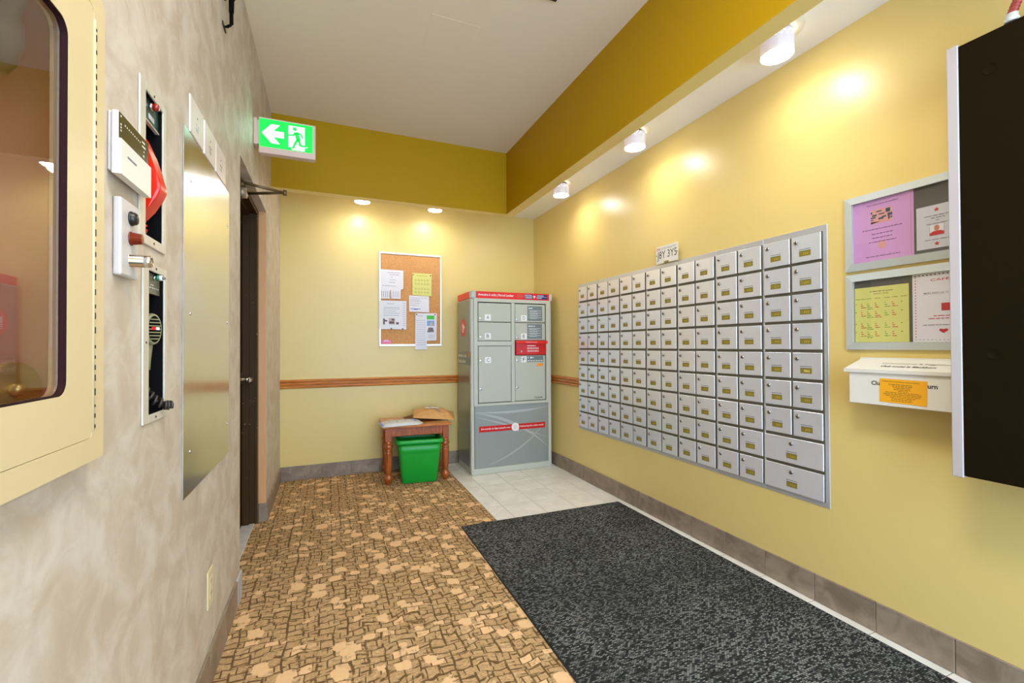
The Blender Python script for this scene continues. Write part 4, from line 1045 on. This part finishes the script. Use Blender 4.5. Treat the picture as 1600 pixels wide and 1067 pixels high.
for k in range(11): t.quad(0.682 - cx, 0.708 - cx, 1.62 - 0.022 * k - cz, 1.623 - 0.022 * k - cz, 0.0009)
t.build('lettering', r)
t = MB(); t.use('dark_photo').quad(.4955 - cx, .512 - cx, 1.412 - cz, 1.468 - cz, 0.0009).quad(.512 - cx, .535 - cx, 1.44 - cz, 1.455 - cz, 0.0009).use('stone_print').quad(.548 - cx, .606 - cx, 1.413 - cz, 1.474 - cz, 0.0009).use('dark_photo').quad(.552 - cx, .60 - cx, 1.42 - cz, 1.443 - cz, 0.0011).quad(.575 - cx, .602 - cx, 1.45 - cz, 1.468 - cz, 0.0011).quad(.618 - cx, .643 - cx, 1.413 - cz, 1.435 - cz, 0.0009); t.build('photo_print', r)
r, cx, cz = bsheet('pinned_sheet', 'pale yellow calendar sheet pinned to the cork board', [(0.777, 1.706), (0.966, 1.701), (0.968, 1.926), (0.775, 1.926)], 'paper_yellow')
t = MB(); t.use('ink_brown'); t.lines(.82 - cx, .92 - cx, 1.90 - cz, 0.006, 0.0009, rd)
for y in (1.85, 1.815, 1.765, 1.73):
    for k in range(5): t.lines(.80 + .03 * k - cx, .822 + .03 * k - cx, y - cz, 0.005, 0.0009, rd); t.lines(.80 + .03 * k - cx, .815 + .03 * k - cx, y + .011 - cz, 0.005, 0.0009, rd)
t.build('lettering', r)
r, cx, cz = bsheet('pinned_sheet', 'small white sheet with a blue line, below the yellow calendar on the cork board', [(0.7445, 1.541), (0.942, 1.539), (0.941, 1.699), (0.7435, 1.7025)], 'paper', 0.0152)
t = MB(); t.use('ink')
for y, b in ((1.678, .93), (1.66, .85), (1.645, .86), (1.625, .85), (1.605, .84)): t.lines(.755 - cx, b - cx, y - cz, 0.006, 0.0009, rd)
t.use('ink_blue').quad(.757 - cx, .857 - cx, 1.567 - cz, 1.573 - cz, 0.0009).quad(.79 - cx, .83 - cx, 1.562 - cz, 1.567 - cz, 0.0009); t.build('lettering', r)
r, cx, cz = bsheet('pinned_sheet', 'white sheet with green and blue pictures, hanging below the cork board frame', [(0.8005, 1.167), (0.9175, 1.1665), (0.9177, 1.2535), (1.0155, 1.258), (1.0212, 1.530), (0.805, 1.5275)], 'paper', 0.0170)
t = MB(); t.use('green_print').quad(.918 - cx, .994 - cx, 1.468 - cz, 1.508 - cz, 0.0009).use('sky_print').quad(.920 - cx, .994 - cx, 1.402 - cz, 1.456 - cz, 0.0009).use('stone_print').face([(x - cx, y - cz, 0.0011) for x, y in ((.94, 1.405), (.985, 1.405), (.98, 1.435), (.965, 1.45), (.95, 1.43))]).use('roof_print').face([(x - cx, y - cz, 0.0009) for x, y in ((.92, 1.338), (.99, 1.342), (.98, 1.387), (.935, 1.387))]); t.build('picture_print', r)
t = MB(); t.use('ink').lines(.83 - cx, .88 - cx, 1.50 - cz, 0.007, 0.0009, rd)
for k in range(12): t.lines(.815 - cx, .905 - cx, 1.455 - .022 * k - cz, 0.005, 0.0009, rd)
for k in range(3): t.lines(.93 - cx, .99 - cx, 1.31 - .014 * k - cz, 0.005, 0.0009, rd)
t.build('lettering', r)
r, cx, cz = bsheet('pinned_card', 'small hot pink card in the bottom corner of the cork board', [(0.483, 1.2285), (0.570, 1.2285), (0.570, 1.261), (0.555, 1.2635), (0.50, 1.2635), (0.483, 1.261)], 'hot_pink', 0.0100)
t = MB(); t.use('white').quad(-0.02, 0.018, 0.004, 0.010, 0.0009).lines(-0.03, 0.03, -0.006, 0.006, 0.0009, rd); t.build('lettering', r)
PM = {}
def pin(label, x, z, colr, depth):
    r = thing('push_pin', label, 'pin', (x, YB - depth, z), 'B', group='pins on the cork board')
    t = MB(); t.lathe([(0.0065, 0.0006), (0.0065, 0.002), (0.004, 0.003), (0.0035, 0.008), (0.0055, 0.010), (0.005, 0.0115), (0, 0.0115)], 12); t.build('pin_head', r, colr)
pin('yellow push pin alone near the top of the cork board', 0.7559, 2.079, 'paper_orange', 0.0092)
pin('amber pin at the upper corner of the yellow calendar sheet', 0.786, 1.912, 'paper_orange', 0.0170)
pin('dark pin at the other upper corner of the yellow calendar sheet', 0.956, 1.908, 'ink', 0.0170)
pin('dark green pin at the top of the sheet hanging below the frame', 0.817, 1.515, 'green_panel', 0.0178)
pin('red pin at the top edge of the sheet hanging below the frame', 1.000, 1.517, 'red_dark', 0.0178)
pin('dark green pin along the bottom of the sheet with dark photos', 0.681, 1.371, 'green_panel', 0.0170)
pin('black pin along the bottom of the sheet with dark photos', 0.573, 1.371, 'black_print', 0.0170)
pin('brass pin alone in the cork below the sheet with dark photos', 0.640, 1.338, 'brass', 0.0092)
pin('brass pin lowest in the cork, above the hot pink card', 0.535, 1.315, 'brass', 0.0092)

# ------------------------------------------------------------------ exit sign
ex = thing('exit_sign', 'lit green running man exit sign projecting from the papered wall', 'sign', (XL, 2.90, 2.318), 'B')
e0, e1 = -0.365 - XL, -0.0655 - XL
mb = MB(); mb.box(e0, e1, 0.0, 0.2085, -0.045, 0.0, 0.003); mb.build('sign_case', ex, 'exit_case')
mb = MB(); mb.box(0.001, e0 - 0.0065, 0.045, 0.197, -0.060, 0.008, 0.002); mb.box(e0 - 0.007, e0 + 0.001, 0.052, 0.19, -0.05, -0.003); mb.build('wall_mount', ex, 'exit_case')
mb = MB(); mb.box(e0 + 0.004, e1 - 0.002, 0.0, 0.006, 0.0, 0.006, 0.001); mb.build('case_lip', ex, 'exit_case')
g0, g1, h0, h1 = -0.3615 - XL, -0.0810 - XL, 0.038, 0.1995
MB().box(g0, g1, h0, h1, -0.002, 0.0012).build('lit_panel', ex, 'exit_green')
gu = lambda u: g0 + u * (g1 - g0); gv = lambda v: h0 + v * (h1 - h0)
t = MB(); t.use('exit_white')
t.face([(gu(a), gv(b), 0.0016) for a, b in ((.045, .50), (.22, .84), (.375, .84), (.255, .61), (.45, .61), (.45, .39), (.255, .39), (.375, .16), (.22, .16))])
t.quad(gu(.535), gu(.845), gv(.12), gv(.90), 0.0016)
t.face([(gu(a), gv(b), 0.0016) for a, b in ((.60, .03), (.845, .03), (.845, .12), (.60, .12))])
t.use('exit_green')
t.disc(gu(.655), gv(.80), 0.0019, 0.0115, 16)
def limb(pts, w0, w1):
    n = len(pts)
    for i in range(n - 1):
        a, b = Vector((gu(pts[i][0]), gv(pts[i][1]))), Vector((gu(pts[i + 1][0]), gv(pts[i + 1][1]))); d = (b - a).normalized(); p = Vector((-d.y, d.x)); wa = w0 + (w1 - w0) * i / (n - 1); wb = w0 + (w1 - w0) * (i + 1) / (n - 1); a = a - d * wa * 0.3; b = b + d * wb * 0.3
        t.face([(*(a - p * wa), 0.0019), (*(b - p * wb), 0.0019), (*(b + p * wb), 0.0019), (*(a + p * wa), 0.0019)])
limb([(.685, .67), (.725, .42)], 0.0125, 0.0115); limb([(.665, .66), (.62, .56), (.54, .55)], 0.0055, 0.0045); limb([(.70, .66), (.765, .64), (.815, .50)], 0.0055, 0.0045)
limb([(.715, .44), (.665, .28), (.62, .08)], 0.0075, 0.0055); limb([(.735, .43), (.755, .22), (.875, .20)], 0.0075, 0.0055)
t.use('exit_white'); limb([(.852, .165), (.90, .19)], 0.002, 0.002)
t.build('running_man_symbol', ex)
lt = area_light('sign_light', ((e0 + e1) / 2, 0.11, 0.012), 0.26, 0.10, (0.6, 0.95, 1.0), (PI, 0, 0), 'RECTANGLE', 0.15); lt.parent = ex; lt.rotation_euler = (0, PI, 0)

# ------------------------------------------------------------------ papered wall: plates, steel panel, boxes
sp_ = thing('steel_panel', 'tall polished steel cover plate screwed to the papered wall', 'panel', (XL, 1.882, 1.305), 'L')
MB().box(-0.3225, 0.3225, -0.55, 0.55, 0.0008, 0.004, 0.0008).build('cover_plate', sp_, 'mirror')
for x in (-0.252, 0.292):
    for z in (0.405, -0.002, -0.423):
        k = MB(); k.lathe([(0.006, 0.004), (0.005, 0.0055), (0, 0.006)], 10, Matrix.Translation((x, z, 0))); k.build('screw', sp_, 'chrome')
for k, (y0, y1, lab) in enumerate(((1.616, 1.767, 'blank white wall plate with a faint green mark, first above the steel panel'), (1.786, 1.939, 'white wall plate with a dark slot, middle of three above the steel panel'), (1.951, 2.119, 'white wall plate with a dark slot, third along, nearer the exit sign'))):
    r = thing('wall_plate', lab, 'plate', (XL, (y0 + y1) / 2, 1.916), 'L', group='white plates above the steel panel')
    hw = (y1 - y0) / 2
    MB().box(-hw, hw, -0.058, 0.058, 0.0008, 0.0065, 0.0015).build('plate', r, 'plate_white')
    MB().box(-0.002, 0.002, 0.012, 0.018, 0.0066, 0.0072).build('hole', r, 'dark')
    t = MB(); t.use('ink' if k else 'swoosh').lines(-0.018, 0.018, -0.012, 0.012, 0.0067, rd, wlen=(1.5, 2.5)).use('swoosh').quad(-0.016, 0.014, -0.03, -0.016, 0.0067); t.build('lettering', r)
op = thing('outlet_plate', 'ivory wall outlet plate low on the papered wall near the doorway', 'outlet', (XL, 1.880, 0.346), 'L')
MB().box(-0.038, 0.038, -0.066, 0.066, 0.0008, 0.0065, 0.0025).build('plate', op, 'ivory')
for z in (0.021, -0.021):
    k = MB(); k.use('ivory').box(-0.017, 0.017, z - 0.015, z + 0.015, 0.006, 0.008, 0.001).use('dark').box(-0.008, -0.006, z - 0.004, z + 0.006, 0.008, 0.0083).box(0.005, 0.007, z - 0.004, z + 0.006, 0.008, 0.0083); k.build('socket', op)
# black bracket high on the wall
bk = thing('wall_bracket', 'black hooked metal bracket high on the papered wall near the ceiling', 'bracket', (XL, 2.11, 2.508), 'L')
mb = MB(); mb.tube([(0, 0.0, 0.0008), (0.0, 0.002, 0.012), (0.0, 0.012, 0.024), (0, 0.024, 0.028)], 0.0055, 8); mb.tube([(0, 0.018, 0.0275), (0, 0.07, 0.0275)], 0.0072, 8); mb.tube([(0, 0.065, 0.0275), (0, 0.115, 0.0275), (0, 0.125, 0.028)], [0.009, 0.010, 0.011], 8); mb.tube([(0, 0.12, 0.028), (0, 0.23, 0.028), (0, 0.25, 0.012), (0, 0.255, 0.0008)], 0.0125, 8)
mb.build('bar', bk, 'recess')
mb = MB(); mb.box(-0.035, -0.01, 0.10, 0.115, 0.0008, 0.012, 0.002).box(0.10, 0.13, 0.13, 0.14, 0.0008, 0.007, 0.001).box(-0.03, 0.03, -0.008, 0.006, 0.0008, 0.004); mb.build('clip', bk, 'black_plastic')

# keypad
kp = thing('alarm_keypad', 'aged white alarm keypad with an olive display over its flap', 'keypad', (XL, 1.1525, 1.598), 'L')
mb = MB(); mb.box(-0.073, 0.073, -0.056, 0.060, 0.0008, 0.008, 0.002); mb.build('back_plate', kp, 'lilac_plastic')
mb = MB(); mb.box(-0.0775, 0.0775, -0.061, 0.061, 0.008, 0.0195, 0.003, 2); mb.build('keypad_body', kp, 'lilac_plastic')
mb = MB(); mb.prism([(-0.0785, -0.0625), (0.0775, -0.0625), (0.0775, 0.006), (-0.0785, 0.006)], 0.010, 0.0245); fp = mb.build('flap', kp, 'white_plastic')
t = MB(); t.use('ink').lines(-0.05, -0.005, -0.022, 0.008, 0.0248, rd, gap=0.1); t.build('lettering', fp)
mb = MB(); mb.box(-0.0755, 0.074, 0.0085, 0.058, 0.0195, 0.0205); dp = mb.build('display_window', kp, 'keypad_olive')
t = MB(); t.use('white')
for k in range(9): t.quad(-0.052 + 0.0095 * k, -0.048 + 0.0095 * k, 0.040, 0.043, 0.0208)
for z in (0.022, 0.028, 0.034, 0.05): t.quad(-0.072, -0.067, z, z + 0.0035, 0.0208)
t.quad(0.036, 0.052, 0.0455, 0.049, 0.0208).quad(0.036, 0.056, 0.0365, 0.040, 0.0208).quad(0.044, 0.049, 0.027, 0.030, 0.0208).quad(0.042, 0.049, 0.017, 0.021, 0.0208); t.build('display_marks', dp)

# key switch station
ks = thing('switch_station', 'pale switch station with black button, amber lamp and key cylinder', 'switch', (XL, 1.147, 1.422), 'L')
mb = MB(); mb.box(-0.044, 0.044, -0.078, 0.078, 0.0008, 0.015, 0.004, 2); mb.build('station_box', ks, 'box_grey')
def knob(prof, z, m, name):
    k = MB(); k.lathe(prof, 22, Matrix.Translation((0.002, z - 1.422, 0))); return k.build(name, ks, m)
knob([(0.0150, 0.015), (0.0150, 0.018), (0.013, 0.0185), (0.013, 0.0225), (0.011, 0.0255), (0.006, 0.027), (0, 0.0272)], 1.4667, 'black_plastic', 'button')
a = knob([(0.0145, 0.015), (0.0145, 0.017), (0.0130, 0.0175), (0.0105, 0.034), (0.008, 0.0345), (0, 0.0345)], 1.4255, 'amber', 'indicator_lamp')
k = knob([(0.0135, 0.015), (0.0135, 0.0155), (0.0125, 0.016), (0.0125, 0.038), (0.0115, 0.0385), (0.0115, 0.040), (0.0125, 0.0405), (0.0125, 0.0495), (0.009, 0.0505), (0.009, 0.049), (0, 0.049)], 1.3795, 'chrome', 'key_cylinder')
# telephone recess
def recess(label, name, y0, y1, z0, z1, iy0, iy1, iz0, iz1):
    cy, cz = (y0 + y1) / 2, (z0 + z1) / 2
    r = thing(name, label, 'wall box', (XL, cy, cz), 'L', group='recessed boxes in the papered wall')
    a, b, c, d = iy0 - cy, iy1 - cy, iz0 - cz, iz1 - cz; A, B, C_, D_ = y0 - cy, y1 - cy, z0 - cz, z1 - cz
    mb = MB(); mb.box(A, a, C_, D_, 0.0008, 0.005, 0.001).box(b, B, C_, D_, 0.0008, 0.005, 0.001).box(a, b, C_, c, 0.0008, 0.005, 0.001).box(a, b, d, D_, 0.0008, 0.005, 0.001); mb.build('trim_frame', r, 'recess_trim')
    mb = MB(); t_ = 0.002
    mb.box(a, b, c, d, -0.092, -0.090).box(a - t_, a, c, d, -0.092, 0.0008).box(b, b + t_, c, d, -0.092, 0.0008).box(a, b, c - t_, c, -0.092, 0.0008).box(a, b, d, d + t_, -0.092, 0.0008); mb.build('back_box', r, 'recess')
    k = MB()
    for x, z in ((0.0, C_ + (c - C_) / 2), (0.0, D_ - (D_ - d) / 2), (A + (a - A) / 2, 0)): k.lathe([(0.0032, 0.005), (0.003, 0.006), (0, 0.0062)], 8, Matrix.Translation((x, z, 0)))
    k.build('screw', r, 'black_plastic')
    return r, cy, cz
ub, cy, cz = recess('recessed telephone box with a green panel and red lamp', 'telephone_box', 1.2285, 1.402, 1.4385, 1.8145, 1.2625, 1.381, 1.461, 1.797)
MB().box(1.2635 - cy, 1.380 - cy, 1.742 - cz, 1.796 - cz, -0.012, -0.006).build('green_panel', ub, 'green_panel')
MB().box(1.2635 - cy, 1.380 - cy, 1.739 - cz, 1.742 - cz, -0.012, -0.004).build('panel_edge', ub, 'recess_trim')
k = MB(); k.use('chrome').lathe([(0.0095, -0.006), (0.0095, -0.001), (0.0085, 0.0)], 16, Matrix.Translation((1.322 - cy, 1.783 - cz, 0))); k.use('red_lens').lathe([(0.0085, 0.0), (0.0080, 0.011), (0.006, 0.0125), (0, 0.0125)], 16, Matrix.Translation((1.322 - cy, 1.783 - cz, 0))); k.build('red_lamp', ub)
t = MB(); t.use('paper_grey').box(1.315 - cy, 1.350 - cy, 1.752 - cz, 1.764 - cz, -0.0062, -0.0052); t.build('panel_label', ub)
# handset: profile in (out of wall, up), width along the wall
hd = thing('telephone_handset', 'glossy red telephone handset hanging in the upper recessed box', 'telephone', (XL, 1.312, 1.60), 'L')
pf = [(-.068, 1.705), (-.050, 1.722), (-.024, 1.718), (-.010, 1.700), (0.004, 1.662), (0.016, 1.622), (0.025, 1.590), (0.026, 1.576), (0.018, 1.556), (0.0, 1.528), (-.012, 1.508), (-.028, 1.500), (-.040, 1.512), (-.034, 1.545), (-.026, 1.572), (-.034, 1.600), (-.046, 1.640), (-.058, 1.668), (-.070, 1.680)]
Mh = Matrix(((0, 0, 1, 0), (0, 1, 0, -1.60), (1, 0, 0, 0), (0, 0, 0, 1)))
mb = MB(); mb.prism(pf, -0.026, 0.026, Mh)
bmesh.ops.bevel(mb.bm, geom=[e for e in mb.bm.edges], offset=0.006, segments=2, affect='EDGES', profile=0.5, clamp_overlap=True)
mb.build('handset_body', hd, 'handset_red')
def coil(path, rad, turns, per=14):
    out = []; n = int(turns * per); P = [Vector(p) for p in path]
    for i in range(n + 1):
        f = i / n * (len(P) - 1); k_ = min(int(f), len(P) - 2); g = f - k_; c = P[k_].lerp(P[k_ + 1], g); d = (P[k_ + 1] - P[k_]).normalized()
        a = d.cross(Vector((0.3, 0.2, 1))).normalized(); b = d.cross(a); an = 2 * PI * i / per
        out.append(c + (a * math.cos(an) + b * math.sin(an)) * rad)
    return out
mb = MB(); mb.tube(coil([(-0.018, -0.085, -0.014), (-0.012, -0.12, -0.010), (-0.006, -0.135, -0.018)], 0.006, 7, 10), 0.0024, 6); mb.build('coiled_cord', hd, 'red_dark')
lb, cy, cz = recess('recessed intercom box with an olive panel and green push lamp', 'intercom_box', 1.2505, 1.412, 1.0225, 1.400, 1.285, 1.3935, 1.041, 1.382)
MB().box(1.286 - cy, 1.3925 - cy, 1.331 - cz, 1.381 - cz, -0.012, -0.006).build('olive_panel', lb, 'olive_panel')
Mx = Matrix.Translation((1.352 - cy, 1.372 - cz, 0)); k = MB(); k.use('chrome').lathe([(0.0075, -0.006), (0.0075, -0.001), (0.006, -0.001)], 14, Mx); k.use('green_lens').lathe([(0.0075, -0.001), (0.0075, 0.006)], 14, Mx); k.use('white').lathe([(0.0065, 0.006), (0.0065, 0.012)], 14, Mx); k.use('grey_plastic').lathe([(0.004, 0.012), (0.003, 0.018), (0, 0.018)], 12, Mx); k.build('push_lamp', lb)
t = MB(); t.use('white').lines(1.33 - cy, 1.352 - cy, 1.352 - cz, 0.004, -0.0057, rd).lines(1.31 - cy, 1.385 - cy, 1.345 - cz, 0.004, -0.0057, rd, gap=1.2); t.build('panel_lettering', lb)
mk = thing('hand_microphone', 'olive hand microphone hanging in the lower recessed box', 'microphone', (XL, 1.345, 1.245), 'L')
mb = MB(); Mm = Matrix.Rotation(R(-34), 4, 'Y')
pm = [(0.020 * math.cos(a), 0.038 * math.sin(a)) for a in [2 * PI * i / 24 for i in range(24)]]
mb.rings([[Mm @ Vector((x * k_, y * k_, z)) for x, y in pm] for k_, z in ((0.7, -0.034), (1.0, -0.028), (1.04, -0.012), (1.0, -0.005), (0.9, -0.003))])
mb.rings([[Mm @ Vector((-0.004 + wx * math.cos(a), y, -0.022 + 0.010 * math.sin(a))) for a in [2 * PI * i / 10 for i in range(10)]] for wx, y in ((0.017, -0.015), (0.013, -0.045), (0.008, -0.075), (0.006, -0.10))])
mb.build('microphone_body', mk, 'mic_olive')
mb = MB(); mb.use('recess').face([Mm @ Vector((x * 0.80, y * 0.86, -0.0026)) for x, y in pm]); mb.use('mic_olive')
for k_ in range(7):
    y = -0.024 + 0.008 * k_; hw_ = 0.016 * math.sqrt(max(0.05, 1 - (y / 0.034) ** 2)); mb.box(-hw_, hw_, y - 0.0013, y + 0.0013, -0.0028, -0.0005, 0, 1, Mm)
mb.use('white').box(0.001, 0.010, -0.002, 0.005, -0.001, 0.0003, 0, 1, Mm).use('red').box(-0.009, 0.001, -0.002, 0.005, -0.001, 0.0003, 0, 1, Mm); mb.build('grille', mk)
mb = MB(); mb.tube(coil([(-0.02, -0.098, -0.03), (0.0, -0.145, -0.026), (0.012, -0.172, -0.010), (0.022, -0.190, 0.012), (0.030, -0.192, 0.024)], 0.0095, 9, 12), 0.0034, 6); mb.build('coiled_cord', mk, 'cord_brown')

# hose cabinet beside the camera
hc = thing('hose_cabinet', 'cream metal fire hose cabinet with a tinted glass door', 'cabinet', (XL, 0.68, 1.012), 'L')
def cy_(y): return y - 0.68
def cz_(z): return z - 1.012
def rr_pts(x0, x1, y0, y1, rads, n=6):
    pts = []
    for (cx, cy, a0_), rad in zip(((x1, y1, 0), (x0, y1, 90), (x0, y0, 180), (x1, y0, 270)), rads):
        sx = -1 if cx == x1 else 1; sy = -1 if cy == y1 else 1
        for i in range(n + 1):
            a = R(a0_ + 90 * i / n); pts.append((cx + sx * rad + rad * math.cos(a), cy + sy * rad + rad * math.sin(a)))
    return pts
def ring_plate(outer, inner, z0, z1, name, parent, m):
    mb = MB(); n = len(outer); V = [[mb.bm.verts.new((x, y, z)) for x, y in P] for P, z in ((outer, z0), (outer, z1), (inner, z1), (inner, z0))]
    for k_ in range(4):
        A_, B_ = V[k_], V[(k_ + 1) % 4]
        for i in range(n):
            j = (i + 1) % n; mb.bm.faces.new((A_[i], A_[j], B_[j], B_[i]))
    return mb.build(name, parent, m)
CY0, CY1, CZ0, CZ1 = 0.37, 0.9905, 1.012, 1.808
outer = rr_pts(cy_(CY0), cy_(CY1), cz_(CZ0), cz_(CZ1), (0.03, 0.03, 0.006, 0.006))
dO = rr_pts(cy_(CY0 + 0.042), cy_(0.951), cz_(1.0505), cz_(1.772), (0.012,) * 4)
dI = rr_pts(cy_(0.470), cy_(0.8725), cz_(1.1285), cz_(1.692), (0.022,) * 4)
ring_plate(outer, dO, 0.0008, 0.0295, 'trim_frame', hc, 'cream')
dO2 = [(x * 0.9965, cz_(1.41) + (y - cz_(1.41)) * 0.9975) for x, y in dO]
dr = ring_plate(dO2, dI, 0.008, 0.0292, 'cabinet_door', hc, 'cream')
dI2 = [(x, y) for x, y in dI]; dI3 = rr_pts(cy_(0.4725), cy_(0.8702), cz_(1.1305), cz_(1.690), (0.020,) * 4)
ring_plate(dI2, dI3, 0.020, 0.0288, 'gasket', dr, 'gasket')
GT = Matrix.Translation((cy_(0.80), 0, 0)) @ Matrix.Rotation(R(0.85), 4, 'Y') @ Matrix.Translation((-cy_(0.80), 0, 0))   # the pane sits a hair out of true
mb = MB(); mb.prism(dI3, 0.0195, 0.0222, GT); mb.build('glass', dr, 'glass')
hg = MB(); hg.use('cream').cyl((cy_(0.9535), cz_(1.062), 0.0285), (cy_(0.9535), cz_(1.752), 0.0285), 0.0032, n=8)
rn = random.Random(4); z = 1.066; hg.use('black_plastic')
while z < 1.745:
    l_ = rn.uniform(0.004, 0.012); hg.box(cy_(0.9528), cy_(0.9555), cz_(z), cz_(z + l_), 0.0300, 0.0322); z += rn.uniform(0.016, 0.026)
hg.build('hinge', dr)
mb = MB(); a, b, c, d = cy_(0.405), cy_(0.96), cz_(1.055), cz_(1.775); q = 0.003
mb.box(a, b, c, d, -0.162, -0.159).box(a, a + q, c, d, -0.16, 0.0).box(b - q, b, c, d, -0.16, 0.0).box(a, b, c, c + q, -0.16, 0.0).box(a, b, d - q, d, -0.16, 0.0); mb.build('inner_box', hc, 'cream_inner')
vw = thing('valve_wheel', 'brass hose valve hand wheel behind the cabinet glass', 'valve', (XL - 0.055, 0.912, 1.137), 'L')
Mw = Matrix.Rotation(R(-22), 4, 'Y')
mb = MB(); mb.lathe([(0.0, 0.0), (0.030, 0.002), (0.036, -0.004), (0.042, 0.0), (0.043, 0.006), (0.039, 0.011), (0.030, 0.008), (0.010, 0.012), (0.0, 0.012)], 28, Mw); mb.build('wheel', vw, 'brass')
mb = MB(); mb.lathe([(0.012, 0.010), (0.010, 0.018), (0.006, 0.024), (0, 0.024)], 14, Mw); mb.build('hub_nut', vw, 'brass')
mb = MB(); mb.lathe([(0.018, -0.095), (0.018, -0.05), (0.012, -0.048), (0.012, 0.0)], 16, Mw); mb.build('stem', vw, 'brass')
nz = thing('hose_nozzle', 'grey hose nozzle hanging at the top inside the cabinet', 'nozzle', (XL - 0.06, 0.84, 1.60), 'L')
mb = MB(); mb.lathe([(0.026, 0.0), (0.036, 0.004), (0.039, 0.02), (0.036, 0.05), (0.026, 0.075), (0.018, 0.085), (0.017, 0.12), (0.022, 0.125), (0.022, 0.165)], 24, Matrix.Rotation(R(-68), 4, 'X')); mb.build('nozzle_body', nz, 'rubber_hose')

# small dark ceiling fixture and a patched square, both at the top of the view
cf = thing('ceiling_vent', 'small dark ceiling fixture cut off by the top edge of the view', 'vent', (1.02, 1.93, ZC))
MB().box(-0.06, 0.06, -0.06, 0.06, -0.012, -0.0005, 0.002).build('grille_frame', cf, 'black_plastic')
for k_ in range(4): MB().box(-0.05, 0.05, -0.042 + 0.024 * k_, -0.030 + 0.024 * k_, -0.016, -0.0115, 0.001).build('slat', cf, 'cord_brown')
for nme, lab, x0, x1, y0, y1 in (('access_panel', 'square painted access panel in the ceiling, the one nearer the camera', 0.50, 0.782, 1.90, 2.153), ('access_panel', 'faint painted patch panel in the ceiling, nearer the far valance', 0.515, 0.782, 2.32, 2.583)):
    r = thing(nme, lab, 'panel', ((x0 + x1) / 2, (y0 + y1) / 2, ZC), group='painted panels in the ceiling')
    MB().box(-(x1 - x0) / 2, (x1 - x0) / 2, -(y1 - y0) / 2, (y1 - y0) / 2, -0.0016, -0.0003, 0.0006).build('panel', r, 'ceiling')
